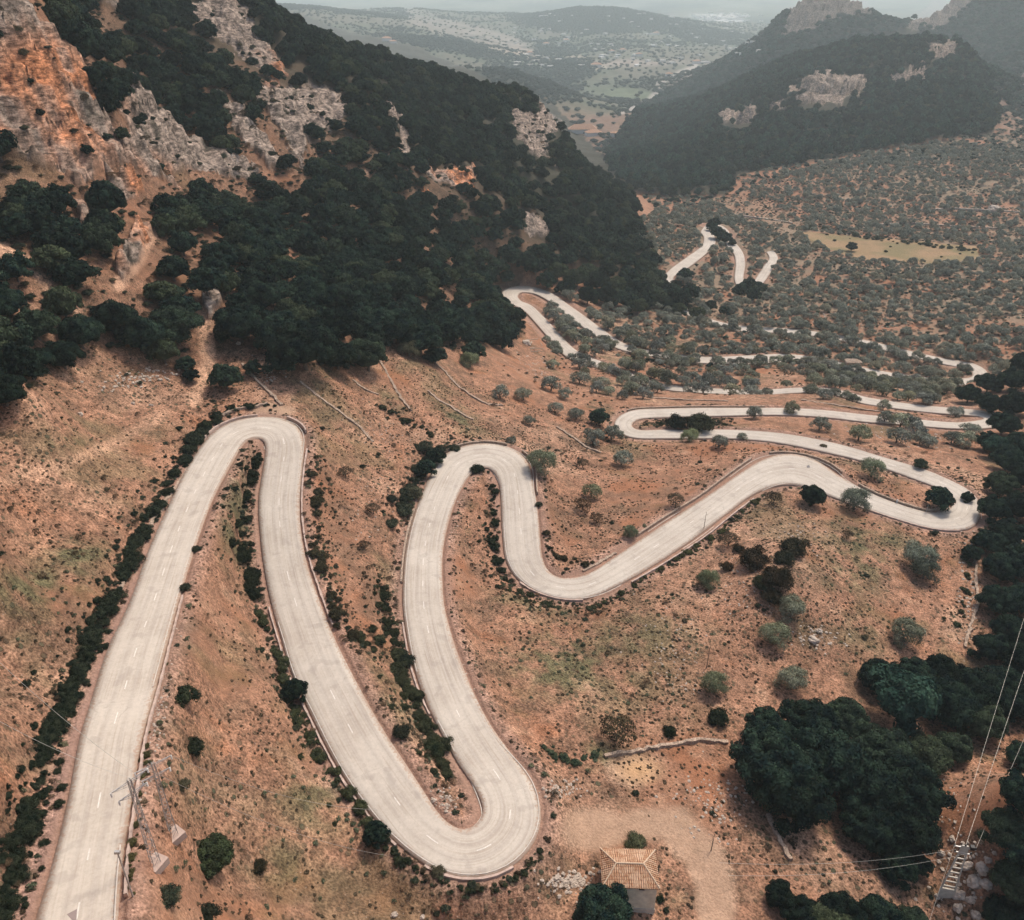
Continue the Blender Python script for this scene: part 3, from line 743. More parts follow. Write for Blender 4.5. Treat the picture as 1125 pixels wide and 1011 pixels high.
def along(s, off):
    """point on the road at arc length s, off metres to the right of the centre"""
    x = [np.interp(s, RSN, RCN[:, k]) for k in range(3)]; t = [np.interp(s, RSN, RTAN[:, k]) for k in range(2)]
    return np.array([x[0] + t[1] * off, x[1] - t[0] * off, x[2]])
def hw(s): return float(np.interp(s, RSN, RHW))
def strip_mesh(mb, s0, s1, offs, w, dz, step=.8):
    n = max(2, int((s1 - s0) / step) + 1); v = []
    for k in range(n):
        s = s0 + (s1 - s0) * k / (n - 1); o = offs(s)
        t = o / max(hw(s), .1); z = .04 * (1 - t * t) + dz
        a = along(s, o - w / 2); b = along(s, o + w / 2); a[2] += z; b[2] += z
        v += [a, b]
    q = [(2 * k, 2 * k + 1, 2 * k + 3, 2 * k + 2) for k in range(n - 1)]
    mb.add(v, q)
mk = MB(); s = 6.0; SMAX = 620.0; q = 0
while s < SMAX:
    if RNG.random() > .12: strip_mesh(mk, s, s + 1.9 * RNG.uniform(.7, 1.1), lambda t: .0, .13, .016)
    s += 6.3
mk.build('centre_line_dashes', M['paint'])['kind'] = 'structure'
mk = MB(); s = 0.0
while s < 560:
    L = RNG.uniform(6, 30)
    for sg in (-1, 1):
        if RNG.random() > .28: strip_mesh(mk, s, s + L, lambda t: sg * (hw(t) - .38), .11, .014)
    s += L
mk.build('edge_lines', M['edge'])['kind'] = 'structure'

def s_near(u, v):
    p = hit(u, v); i = int(np.argmin(np.hypot(RCN[:, 0] - p[0], RCN[:, 1] - p[1]))); return RSN[i]
def decal(name, pts, mat, dz=.05):
    P = [hit(u, v) for u, v in pts]
    vv = []
    for p in P:
        i = int(np.argmin(np.hypot(RCN[:, 0] - p[0], RCN[:, 1] - p[1])))
        a, t = ray(*pts[len(vv)]); r = (ZC - RCN[i, 2]) / float(t)
        vv.append((r * math.sin(a), r * math.cos(a), RCN[i, 2] + dz))
    o = mesh_np(name, vv, np.array([list(range(len(vv)))]), mat); o['kind'] = 'structure'; return o
decal('patch_or_shadow', [(189,572),(192,562),(198,560),(199,563),(195,570),(193,576),(186,582),(183,580)], M['patch'], .048)
decal('patch_or_shadow', [(52,1012),(66,1000),(86,985),(84,1012)], M['shadow_patch'], .048)  # shadow lying on the road, painted as a pinkish darker decal
decal('patch_or_shadow', [(868,508),(872,506),(874,509),(870,511)], M['patch'], .048)
decal('patch_or_shadow', [(886,512),(889,511),(890,514),(887,514)], M['patch'], .048)
# ------------------------------------------------------------------ plants
def crown_mesh(name, seed, mat, nl=26, leaves=2600, ls=.085, zc=.85, hz=.62, lr_=(.26, .40), core=True, spread=.72, flat=.35, upb=.25, gap=0., fz=.09, cs=.80):
    """crown of unit radius made of leaf sprays around many lobes"""
    r = np.random.default_rng(seed)
    k = np.arange(nl); ph = k * 2.39996 + r.uniform(0, 6); tt = np.sqrt((k + .5) / nl)
    d = np.stack([np.cos(ph) * tt, np.sin(ph) * tt, np.sqrt(np.clip(1 - tt ** 2, 0, 1)) * 1.0], 1)
    d[:, 2] -= r.uniform(0, flat, nl); d[k % 4 == 3, 2] -= .45
    rad_ = spread * r.uniform(.78, 1.08, nl)
    cen = d * rad_[:, None] * np.array([1, 1, hz]) + np.array([0, 0, zc])
    R_ = r.uniform(*lr_, nl)
    li = r.choice(nl, leaves, p=R_ ** 2 / (R_ ** 2).sum())
    dd = r.normal(size=(leaves, 3)); dd /= np.linalg.norm(dd, axis=1)[:, None]
    out = cen[li] - np.array([0, 0, zc - .25]); out /= np.linalg.norm(out, axis=1)[:, None]
    dd = dd + out * .9 + np.array([0, 0, upb]); dd /= np.linalg.norm(dd, axis=1)[:, None]
    sh = R_[li] * np.where(r.random(leaves) < .8, r.normal(1.0, fz, leaves), r.uniform(.5, 1.0, leaves))
    p = cen[li] + dd * sh[:, None] * np.array([1, 1, .85])
    nrm = dd * 1. + r.normal(size=(leaves, 3)) * .38; nrm /= np.linalg.norm(nrm, axis=1)[:, None]
    a = np.cross(nrm, r.normal(size=(leaves, 3))); a /= np.linalg.norm(a, axis=1)[:, None]; b = np.cross(nrm, a)
    s = ls * r.uniform(.6, 1.35, leaves)[:, None]
    q = np.stack([p - a * s, p - b * s * .55 + nrm * s * .18, p + a * s, p + b * s * .55 - nrm * s * .12], 1)
    V_ = [q.reshape(-1, 3)]; Fq = [np.arange(leaves * 4).reshape(-1, 4)]; Ft = []
    if core:                                                       # shaded inner mass of twigs
        ico = bpy.data.meshes.new('t'); import bmesh
        bm = bmesh.new(); bmesh.ops.create_icosphere(bm, subdivisions=1, radius=1); bm.to_mesh(ico); bm.free()
        iv = np.array([v.co[:] for v in ico.vertices]); it = np.array([p_.vertices[:] for p_ in ico.polygons]); bpy.data.meshes.remove(ico)
        o = leaves * 4
        for c_, r_ in zip(cen, R_):
            V_.append(iv * r_ * cs * r.uniform(.85, 1.1, (len(iv), 1)) * np.array([1, 1, .85]) + c_); Ft.append(it + o); o += len(iv)
        V_.append(iv * np.array([.62, .62, .42]) * (cs / .8) + np.array([0, 0, zc - .12])); Ft.append(it + o)
    ob = mesh_np(name, np.vstack(V_), Fq + ([np.vstack(Ft)] if Ft else []), mat)
    return ob
def trunk_mesh(name, seed, top=.75, w=.10, limbs=5, sp=.55):
    r = random.Random(seed); mb = MB()
    p = np.array([0, 0, -.12]); d = np.array([r.uniform(-.08, .08), r.uniform(-.08, .08), 0])
    q = np.array([0, 0, top * .45]) + d
    mb.bar(p, q, w * 1.5, 7, w)
    for k in range(limbs):
        a = k * 6.283 / limbs + r.uniform(-.4, .4); e = q + np.array([math.cos(a) * sp * .5, math.sin(a) * sp * .5, top * .4])
        mb.bar(q, e, w * .75, 5, w * .45)
        for t in range(2):
            a2 = a + r.uniform(-.7, .7); mb.bar(e, e + np.array([math.cos(a2) * sp * .5, math.sin(a2) * sp * .5, top * r.uniform(.2, .45)]), w * .42, 4, w * .15)
    return mb.build(name, M['bark'])

PROTO = {}

def proto(kind, cr, tr): PROTO.setdefault(kind, []).append((cr, tr))
_made = []
def P_(o): C.objects.unlink(o); _made.append(o); return o
for s in range(3): proto('oak_near', P_(crown_mesh('crown', 100 + s, M['oak'], 64, 12000, .040, .74, .66, (.13, .30), flat=.6, spread=.80, fz=.07)), P_(trunk_mesh('trunk', s)))
for s in range(4): proto('oak', P_(crown_mesh('crown', 120 + s, M['oak'], 34, 2400, .072, .76, .70, (.16, .34), flat=.6, spread=.76)), P_(trunk_mesh('trunk', 10 + s)))
for s in range(2): proto('pine', P_(crown_mesh('crown', 140 + s, M['pine'], 20, 7000, .055, 1.0, .8, (.24, .36), True, .66, .5)), P_(trunk_mesh('trunk', 20 + s, 1.0, .08)))
for s in range(3): proto('olive_near', P_(crown_mesh('crown', 160 + s, M['olive'], 24, 8000, .034, .70, .62, (.22, .40), False, .62, .8, .15, fz=.17)), P_(trunk_mesh('trunk', 30 + s, .8, .12, 6, .5)))
for s in range(4): proto('olive', P_(crown_mesh('crown', 180 + s, M['olive'], 17, 2000, .060, .70, .64, (.22, .42), False, .60, .8, .15, fz=.16)), P_(trunk_mesh('trunk', 40 + s, .75, .11, 5, .5)))
for s in range(3): proto('shrub', P_(crown_mesh('foliage', 200 + s, M['shrub'], 19, 3400, .050, .34, .42, (.14, .40), True, .66, .7, fz=.20, cs=.6)), P_(trunk_mesh('stem', 50 + s, .45, .06, 5, .5)))
for s in range(2): proto('bare', P_(crown_mesh('foliage', 220 + s, M['tuft'], 12, 1300, .05, .62, .55, (.25, .42), False, .6, .6)), P_(trunk_mesh('stem', 60 + s, .75, .07, 7, .7)))

KN = {'oak': ('holm_oak', 'tree'), 'oak_near': ('holm_oak', 'tree'), 'pine': ('pine_tree', 'tree'), 'olive': ('olive_tree', 'tree'), 'olive_near': ('olive_tree', 'tree'), 'shrub': ('shrub', 'shrub'), 'bare': ('bare_shrub', 'shrub')}
PLACED = []                                                        # (x, y, radius)
NAMED = []
def plant(kind, x, y, R, label=None, group=None, sq=1.0, px=None, tint=None, rz=None):
    z = float(zat(x, y))
    nm, cat = KN[kind]
    cr, tr = PROTO[kind][int(RNG.integers(len(PROTO[kind])))]
    o = empty(nm, (x, y, z - .05 * R), RNG.uniform(0, 6.28) if rz is None else rz, (R, R, R * sq))
    for src in (cr, tr):
        c = src.copy(); C.objects.link(c); c.parent = o
        if tint and src is cr: c.color = (*tint, 1)
    tag(o, label, cat, group); PLACED.append((x, y, R)); NAMED.append([o, kind, px, R, group, label])
    return o
def plant_px(kind, u, v, w, **k):
    """u, v: centre of the crown in the photograph, w: its width there"""
    a, t = ray(u, v); dep = math.atan(float(t)); cfac = {'shrub': .42, 'bare': .5}.get(kind, .9)
    vb = v + cfac * w / 2 * math.cos(dep)
    p = hit(u, vb); x, y = p[0], p[1]
    depth = y * CP - (p[2] - ZC) * SP
    R = w / 2 * depth / FPX
    return plant(kind, x, y, R, px=(u, v), **k)

OAKS_NEAR = [(848,838,96),(903,828,92),(875,870,80),(842,800,56),(885,788,62),(925,786,58),(945,858,84),(990,862,90),(985,905,74),(952,905,60),(1012,825,56),(965,820,66),(1038,768,66),(1068,752,60),(1078,790,52),(1044,818,46),(1030,735,50),(1000,738,50),(962,738,44),
 (985,948,46),(1008,948,30),(660,1002,74),(855,982,34),(880,1004,48),(918,1002,56),(962,1006,56),(1000,1010,36),(1118,868,56),(1100,905,52),(1122,925,60),(1112,965,60),(1096,1000,44),(1124,1006,60),(1122,828,40),(905,1020,60),
 (1095,745,46),(1118,722,54),(1086,708,44),(1108,690,50),(1095,655,46),(1122,655,46),(1098,620,46),(1122,612,46),(1084,592,34),(1106,582,44),(1088,555,36),(1118,552,44),(1097,528,38),(1122,518,44),(1104,500,40),(1084,482,30),(1118,484,38),
 (1100,462,36),(1085,440,32),(1112,440,38),(1062,430,28),(1084,418,30),(1110,414,34),(1124,396,34),(1066,605,22),(1062,545,16),(1125,760,50),(1104,770,44)]
OAKS_FRONT = [(8,425,46),(0,388,50),(36,396,46),(72,385,44),(44,352,46),(92,360,48),(130,345,50),(158,362,52),(196,352,54),(182,382,36),(266,350,56),(336,372,72),(303,352,40),(312,392,40),(374,352,52),(404,384,50),(372,386,44),(432,352,54),(462,366,50),(498,350,50),(532,345,46),(552,366,38),(520,384,28),(478,388,26),
 (250,411,36),(211,410,18),(279,402,20),(205,398,22),(405,345,46),(288,322,44),(348,322,46),(228,305,40),(10,330,44),(20,290,40)]
ROW_MID = [(788,254,16),(796,260,16),(782,248,13),(804,266,9),(822,311,18),(813,315,13),(833,313,12),(784,244,14),(826,322,18),(812,318,16),(838,316,12),(728,312,16),(742,312,14),(588,290,22),(612,296,22),(634,302,24),(655,306,24),(676,312,24),(698,316,26),(716,322,26),(738,320,24),(757,318,20),(766,342,18),(745,338,18),(700,334,20),(672,330,18),(752,300,18),(780,334,14),(724,302,18),(795,340,12),(830,318,14)]
OAKS_FRONT += [(545,290,26),(560,278,28),(578,284,26),(592,275,26),(556,303,18),(535,300,28),(525,318,30),(606,284,22),(622,282,22)]
OLIVES = [(595,503,38,'olive_near',(.7,.8,.7)),(957,511,32,'olive_near',(.8,.9,.75)),(938,545,38,'olive_near',(.8,.85,.8)),(891,542,32,'oak_near',None),(1030,544,34,'oak',None),(1010,508,17,'oak',None),(1008,606,44,'olive_near',(.75,.8,.75)),(1014,622,36,'olive_near',(.6,.65,.6)),
 (993,690,42,'olive_near',(.75,.75,.65)),(868,664,36,'olive_near',(.8,.8,.7)),(850,694,38,'olive_near',(.8,.85,.7)),(868,742,40,'olive_near',(.8,.8,.7)),(777,632,30,'olive_near',(.55,.65,.5)),(784,748,36,'olive_near',(.6,.65,.5)),(677,805,52,'bare',(.75,.8,.7)),(757,476,24,'olive_near',(.85,1,.75)),
 (525,515,19,'shrub',(.4,.5,.5)),(325,756,31,'oak_near',None),(658,456,26,'oak',None),(652,476,30,'olive',None),(672,472,28,'olive',None),(683,500,28,'olive',None),(562,482,15,'olive',(.6,.6,.6)),(582,460,17,'olive',(.7,.7,.7)),(550,428,24,'olive',None),(575,430,24,'olive',None),(605,418,28,'olive',None),(620,430,20,'olive',None),
 (633,452,22,'olive',None),(610,445,20,'olive',None),(450,380,28,'olive_near',(.7,.65,.5)),(516,392,26,'olive_near',(.8,.85,.6)),(640,510,18,'bare',None),(650,536,26,'olive',(.8,.8,.6)),(692,582,20,'olive_near',(.6,.65,.5)),(742,550,26,'bare',None),(800,594,28,'bare',None),(790,482,24,'olive',None),(815,478,14,'olive',None),(828,450,22,'olive',None),(900,462,26,'olive',None),(943,472,30,'olive',(1,1,.8)),(985,474,30,'olive',None),
 (1010,478,24,'olive',None),(1020,482,22,'olive',None),(905,490,10,'shrub',None),(972,455,24,'olive',None),(870,445,22,'olive',(.9,.85,.7)),(768,462,40,'shrub',(.55,.6,.55)),(742,463,30,'shrub',(.45,.5,.5)),(1025,585,9,'shrub',None),(930,588,18,'bare',None),(850,548,24,'bare',None),(838,640,30,'shrub',(.8,.8,.6)),
 (234,938,52,'oak_near',(.85,.85,.75)),(212,820,34,'shrub',(.6,.7,.6)),(203,763,40,'shrub',(.6,.7,.6)),(204,645,15,'shrub',None),(216,603,13,'shrub',None),(228,1004,34,'shrub',None),(285,952,22,'shrub',(.8,.6,.5)),(185,985,36,'shrub',None),(200,862,20,'shrub',None),(414,914,32,'oak_near',None),(481,958,20,'shrub',None),(518,972,14,'shrub',None),(446,724,24,'shrub',(.5,.6,.6)),
 (442,804,26,'shrub',None),(475,822,30,'shrub',(.8,.9,.7)),(592,554,10,'shrub',None),(736,803,20,'shrub',(.5,.6,.5)),(789,786,30,'shrub',(.5,.6,.5)),(828,612,40,'shrub',(.9,.55,.5)),(852,632,44,'shrub',(.7,.45,.4)),(872,600,36,'shrub',(.7,.55,.5)),(811,602,16,'shrub',(.6,.4,.35)),(798,622,18,'shrub',(.6,.4,.35)),(846,654,30,'shrub',(.7,.5,.45)),(860,612,30,'shrub',(.6,.55,.5)),
 (725,988,12,'shrub',(.5,.7,.6)),(732,1000,9,'shrub',None),(699,925,30,'shrub',(1.2,1.3,1.1)),(480,1004,10,'shrub',None),(1040,735,22,'olive',(1,.9,.6)),(1050,742,22,'olive',(1,.85,.6)),(935,270,14,'oak',None),(917,264,5,'shrub',None),(973,276,5,'shrub',None),(997,267,6,'shrub',None),(1006,260,12,'shrub',(.7,.9,.8)),(380,520,22,'bare',None),(398,512,8,'shrub',None),(410,560,22,'bare',None),(400,600,18,'bare',None),
 (770,640,22,'bare',None),(640,555,26,'bare',(1,.8,.7)),(655,570,18,'bare',(1,.8,.7)),(478,500,26,'oak',None),(468,512,26,'oak',None),(445,560,24,'shrub',None),(455,540,28,'shrub',None),(430,575,20,'shrub',None),(500,492,16,'shrub',None),(465,490,24,'shrub',None),(445,540,18,'shrub',None),(430,548,16,'shrub',None)]
for s in range(2): proto('tuft', P_(crown_mesh('foliage', 240 + s, M['tuft'], 6, 90, .24, .3, .5, (.25, .5), False, .5, .5)), None)
for s in range(2): proto('herb', P_(crown_mesh('foliage', 250 + s, M['herb'], 8, 160, .17, .3, .5, (.25, .5), False, .5, .5)), None)
GR_OAK = 'holm oaks standing on the slopes'; GR_OL = 'olive trees on the terraces'; GR_SH = 'bushes scattered over the dry slope'
for u, v, w in OAKS_NEAR:
    pine = (u, v) in ()
    plant_px('oak_near', u, v, w * 1.02, group=GR_OAK)
for u, v, w in [(985,768,84),(1090,490,30)]: plant_px('pine', u, v, w, group='soft blue-green pines among the oaks')
for u, v, w in OAKS_FRONT: plant_px('oak_near' if w > 40 else 'oak', u, v, w * 1.1, group=GR_OAK)
for u, v, w in ROW_MID + [(600,306,20),(622,314,20),(645,322,22),(664,322,22),(688,326,24),(708,330,22),(730,332,20),(646,296,20),(668,296,20),(690,302,22),(712,306,22),(748,328,22)]: plant_px('oak', u, v, w * (1.28 if w > 18 else 1.15), group=GR_OAK)
for u, v, w, k, tn in OLIVES:
    plant_px(k, u, v, w, tint=tn, group=GR_OL if 'olive' in k else GR_OAK if 'oak' in k else GR_SH)

# ---- lines of scrub along the banks, each bush a shrub of its own where it reads as one, the rest one hedge
def hedge(name, label, pts, w0, w1, n, kind='shrub', tint=(.5, .6, .55), group=None, seed=0, cat='hedge'):
    """a continuous hedge as one mesh: overlapping clumps along a line traced on the ground"""
    r = np.random.default_rng(seed); P = np.array(pts, float)
    L = np.concatenate([[0], np.cumsum(np.hypot(*np.diff(P, axis=0).T))])
    V_ = []; F4 = []; F3 = []; o = 0; org = None
    for k in range(n):
        s = L[-1] * (k + r.uniform(-.3, .3) + .5) / n
        u = np.interp(s, L, P[:, 0]); v = np.interp(s, L, P[:, 1]); w = np.interp(s, [0, L[-1]], [w0, w1]); loose = r.random() < .48; sp_ = w * (.8 if loose else .20); w = w * (r.uniform(.15, .6) if loose else r.choice([.4, .6, .85, 1.1]) * r.uniform(.8, 1.15))
        uu, vv = u + r.normal() * sp_, v + r.normal() * sp_ * .5 + w * .12
        g = hit(uu, vv)
        if float(gat(RD, g[:1], g[1:2])[0]) < .35: continue
        if org is None: org = g.copy()
        depth = g[1] * CP - (g[2] - ZC) * SP; R = w / 2 * depth / FPX
        cr = PROTO[kind][int(r.integers(len(PROTO[kind])))][0].data
        nv = len(cr.vertices); co = np.empty(nv * 3, np.float32); cr.vertices.foreach_get('co', co); co = co.reshape(-1, 3).astype(float)
        a = r.uniform(0, 6.28); ca, sa = math.cos(a), math.sin(a)
        co = co @ np.array([[ca, sa, 0], [-sa, ca, 0], [0, 0, 1]]) * R * np.array([1, 1, r.uniform(.75, 1.15)])
        li = np.empty(len(cr.loops), np.int32); cr.loops.foreach_get('vertex_index', li)
        nq = int((np.array([len(cr.polygons[0].vertices)]) == 4).sum())
        tot = np.empty(len(cr.polygons), np.int32); cr.polygons.foreach_get('loop_total', tot)
        n4 = int((tot == 4).sum())
        V_.append(co + g - org + np.array([0, 0, -.06 * R])); F4.append(li[:n4 * 4].reshape(-1, 4) + o)
        if n4 < len(tot): F3.append(li[n4 * 4:].reshape(-1, 3) + o)
        o += nv
    ob = mesh_np(name, np.vstack(V_), [np.vstack(F4)] + ([np.vstack(F3)] if F3 else []), M['shrub'])
    ob.location = [float(x) for x in org]; ob.color = (*tint, 1)
    return tag(ob, label, cat, group)
HG = 'hedges of scrub along the road banks'
HED = [
 ('dark hedge of scrub along the bank left of the long foreground road leg', [(238,458),(218,480),(200,508),(182,542),(164,575),(149,604),(132,640),(113,675),(96,715),(78,752),(62,790),(48,830),(34,880),(21,930),(9,975),(0,1015)], 20, 28, 150, (.42,.5,.48)),
 ('strip of dark scrub filling the wedge inside the topmost left hairpin', [(280,492),(276,520),(266,545),(262,580),(268,610),(276,640),(284,665)], 17, 22, 30, (.5,.6,.5)),
 ('bushes following the road bank left of the second foreground leg', [(284,668),(298,702),(310,735),(318,770),(332,800),(352,828),(372,858),(392,884),(408,905)], 15, 18, 34, (.65,.75,.6)),
 ('line of scrub along the right verge below the topmost left hairpin', [(344,505),(350,540),(346,575),(350,610),(362,650),(374,684),(392,705)], 13, 20, 26, (.6,.55,.5)),
 ('dark thicket between the second and third foreground road legs', [(395,700),(420,706),(436,720),(442,752),(456,782),(474,808),(488,835),(494,850)], 24, 20, 34, (.55,.6,.5)),
 ('scrub clinging to the bank left of the third foreground leg', [(412,640),(420,665),(428,690),(436,712)], 22, 22, 10, (.6,.65,.5)),
 ('narrow dark hedge inside the middle hairpin', [(542,532),(541,560),(540,590),(544,618),(560,640)], 9, 14, 22, (.5,.65,.55)),
 ('low scrub below the outside edge of the U-shaped dip', [(560,640),(585,660),(615,668),(645,670),(675,656),(700,640)], 10, 9, 28, (.6,.7,.55)),
 ('thin green hedge below the rising road leg in the middle', [(700,640),(730,622),(760,602),(790,584),(815,562),(835,548)], 8, 9, 26, (.85,.95,.65)),
 ('bushes round the outside of the lowest hairpin', [(408,905),(430,935),(452,950),(480,968),(512,978),(545,976),(575,958),(598,932)], 12, 10, 26, (.6,.65,.55)),
 ('dark bushes beside the left shoulder of the middle hairpin', [(505,490),(486,494),(470,505),(460,525),(448,545),(440,562)], 14, 22, 16, (.5,.55,.55)),
 ('low hedge in the gap of the right-hand narrow hairpin', [(708,468),(730,464),(750,462),(775,466),(800,466)], 9, 8, 14, (.5,.6,.5)),
 ('scrub on the verge inside the bend left of the long slanting leg', [(600,560),(603,590),(610,612),(640,622),(668,612),(690,600)], 8, 12, 16, (.8,.6,.5)),
 ('row of small trees bordering the far flat field', [(880,250),(920,253),(960,262),(1000,264),(1040,272),(1080,276)], 8, 10, 34, (.6,.75,.65)),
 ('scrub between the road and the two lattice masts', [(186,700),(176,745),(165,790),(160,830),(150,880),(146,930),(142,985)], 10, 12, 22, (.9,.95,.7)),
 ('grey-green scrub along the stone path at the right forest edge', [(1066,592),(1064,625),(1060,660),(1052,690)], 10, 9, 12, (.7,.75,.6)),
 ('dark scrub strip beyond the topmost left hairpin', [(225,470),(240,455),(262,446),(300,444)], 14, 8, 12, (.5,.6,.5)),
 ('low bluish plants along the ruined terrace above the yard', [(590,818),(612,832),(632,838),(655,830)], 12, 12, 10, (1.1,1.3,1.2)),
 ('scrub band on the terraces left of the middle hairpin', [(415,445),(432,455),(448,462),(462,470),(476,480)], 10, 14, 12, (.8,.85,.7)),
]
for i, (lb, pts, w0, w1, n, tn) in enumerate(HED): hedge('hedge', lb, pts, w0, w1, int(n * 2.4), tint=tn, group=HG, seed=300 + i)

# ---- sampled woods: nearest ones are trees of their own, the rest one object
def sample(poly, spacing, rmin, rmax, seed, extra=None, h=6, margin=.012, umax=1185):
    r = np.random.default_rng(seed); U0 = np.array(poly)
    a0 = float(ray(min(max(U0[:, 0].min(), -120), 1125), 1011)[0]) - .02; a1 = float(ray(min(U0[:, 0].max(), umax + 60), 1011)[0]) + .02
    xmin, xmax = rmax * math.sin(a0) if a0 < 0 else rmin * math.sin(a0), rmax * math.sin(a1)
    gx = np.arange(xmin, xmax, spacing); gy = np.arange(rmin * .6, rmax, spacing)
    x, y = np.meshgrid(gx, gy); x = x.ravel() + r.uniform(-.45, .45, x.size) * spacing; y = y.ravel() + r.uniform(-.45, .45, y.size) * spacing
    rr = np.hypot(x, y); k = (rr > rmin) & (rr < rmax) & (np.abs(np.arctan2(x, y)) < rad(54)); x, y, rr = x[k], y[k], rr[k]
    z = zat(x, y); u, v = to_px(x, y, z)
    k = inpoly(u, v, poly) & (u > -60) & (u < umax)
    x, y, rr, z, u, v = x[k], y[k], rr[k], z[k], u[k], v[k]
    j = np.clip(np.round((np.arctan2(x, y) - AZ[0]) / (AZ[1] - AZ[0])), 0, NA - 1).astype(int)
    i = np.clip(np.searchsorted(RG, rr) - 4, 0, NR - 1)
    k = (z + h - ZC) / rr > HMAX[i, j] - margin
    x, y, rr, z, u, v = x[k], y[k], rr[k], z[k], u[k], v[k]
    if extra is not None:
        k = extra(x, y, u, v, r); x, y, rr, z, u, v = x[k], y[k], rr[k], z[k], u[k], v[k]
    return np.stack([x, y, z, rr, u, v], 1)
def clear(x, y, f=.8):
    P = np.array(PLACED); ok = np.ones(len(x), bool)
    for a, b, R in P: ok &= np.hypot(x - a, y - b) > R * f + 1.2
    return ok
def trackdist(u, v):
    d = np.full(len(u), 99.)
    for pts, w in TRACKS: d = np.minimum(d, linedist(u, v, pts) / w)
    return d
ROCKP = [P_CLIFF] + P_ROCKS
def veil(x, y, u, v, hm=6.5):
    """trees whose crowns would hide a rock face or track that the slope shows"""
    z = zat(x, y); bad = np.zeros(len(x), bool)
    for f_ in (.45, 1.):
        uu, vv = to_px(x, y, z + hm * f_)
        for p in ROCKP: bad |= inpoly(uu, vv, p)
        bad |= trackdist(uu, vv) < .8
    return bad
def f_forest(x, y, u, v, r):
    rk_ = gat(rock, x, y); rdv = gat(RD, x, y)
    bare = fbm(x, y, 30, 3, 171) + ell(u, v, 60, 290, 140, 60) * .10
    return (rk_ < .5) & (rdv > 4) & (trackdist(u, v) > .9) & clear(x, y, .75) & ((bare < .27) | (r.random(len(x)) < .2)) & (~veil(x, y, u, v) | (r.random(len(x)) < .13))
T_L = sample(P_FOREST_L, 5.7, 128, 830, 401, f_forest)
T_L = T_L[np.argsort(T_L[:, 3])]
def f_rocktree(x, y, u, v, r):
    return (gat(rock, x, y) > .5) & (r.random(len(x)) < .30) & (fbm(x, y, 15, 3, 181) > -.1)
T_K = sample([(-100,-60),(400,-60),(680,100),(680,320),(-100,320)], 3.6, 150, 760, 402, f_rocktree)
def f_right(x, y, u, v, r): return ((gat(rock, x, y) < .5) | (r.random(len(x)) < .10)) & ((fbm(x, y, 70, 3, 221) < .30) | (r.random(len(x)) < .4)) & (~veil(x, y, u, v, 8) | (r.random(len(x)) < .25))
T_R = sample(P_FOREST_R, 8.5, 640, 1800, 403, f_right, margin=.004)
def f_olive(x, y, u, v, r):
    den = fbm(x, y, 60, 3, 191) + fbm(x, y, 14, 2, 192) * .6
    inn = inpoly(u, v, P_FIELD); thin = ell(u, v, 850, 215, 70, 30) + ell(u, v, 1060, 238, 70, 12)
    return (~inn) & (gat(RD, x, y) > .9) & (gat(forest, x, y) < .5) & clear(x, y, .85) & (den > -.36 + thin * .35)
T_O = sample(P_OLIVE, 7.0, 190, 1050, 404, f_olive)
T_O = T_O[np.argsort(T_O[:, 3])]
def f_sparse(x, y, u, v, r): return (gat(RD, x, y) > 1.0) & clear(x, y, 1.1) & (r.random(len(x)) < .72) & (gat(forest, x, y) < .5)
T_S = sample([(690,400),(780,418),(900,415),(1060,430),(1075,500),(1000,500),(960,470),(900,440),(870,420),(700,442),(650,440),(600,400)], 8.5, 150, 420, 405, f_sparse)
print('samples', len(T_L), len(T_K), len(T_R), len(T_O), len(T_S))

n_oak = sum(1 for q_ in NAMED if 'oak' in q_[1]); n_ol = sum(1 for q_ in NAMED if 'olive' in q_[1])
ZO = [('just behind the narrow right hairpin', 740, 432), ('behind the right end of the narrow hairpin', 1000, 445), ('around the low stone shed', 936, 402), ('between the legs of the wooded far hairpin', 612, 352), ('below the wooded far hairpin', 640, 412),
 ('behind the middle of the narrow hairpin', 870, 436), ('left of the low stone shed', 850, 392), ('near the forest on the right edge', 1050, 395), ('in the dip left of the stone shed', 760, 395), ('right of the wooded far hairpin', 700, 360), ('along the upper hidden road leg', 800, 350), ('beyond the stone shed', 930, 360), ('on the slope left of the narrow hairpin', 640, 460), ('between road and right hairpin', 980, 480)]
ZW = [('at the left edge of the forest foot', 20, 360), ('in the forest foot above the ochre field', 130, 340), ('left of the uphill earth track', 190, 330), ('right of the uphill earth track', 275, 325), ('in the forest foot above the first hairpin', 350, 340), ('in the forest foot left of the terrace walls', 430, 330), ('on the spur beside the wooded far hairpin', 520, 330),
 ('under the orange cliff', 40, 230), ('below the grey rock rib', 170, 240), ('high in the forest below the grey rib', 260, 240), ('in the middle of the forested slope', 380, 260), ('high on the forested spur', 470, 260)]
def zone(Z_, u, v): return min(Z_, key=lambda q_: math.hypot(q_[1] - u, (q_[2] - v) * 1.5))[0]
def sz(R, lo, hi): return 'small ' if R < lo else 'broad ' if R > hi else 'middle-sized '
kind_n = 296 - n_oak
for x, y, z, rr, u, v in T_L[:kind_n]:
    g_ = zone(ZW, u, v); R_ = RNG.uniform(3.3, 4.9); k_ = sz(R_, 3.9, 4.4)
    plant('oak', x, y, R_, label=f'{k_}dark holm oak {g_}', group=f'{k_}holm oaks {g_}', px=None, sq=RNG.uniform(.85, 1.25))
rest_L = T_L[kind_n:]
def f_side(x, y, u, v, r):
    d_ = gat(RD, x, y); return (d_ > .3) & (d_ < 4.5) & (gat(forest, x, y) < .5) & clear(x, y, 1.0) & (r.random(len(x)) < .92)
T_D = sample([(600,325),(760,335),(1080,370),(1080,446),(880,446),(700,446),(640,430),(600,400)], 4.9, 250, 480, 414, f_side)
print('roadside olives', len(T_D))
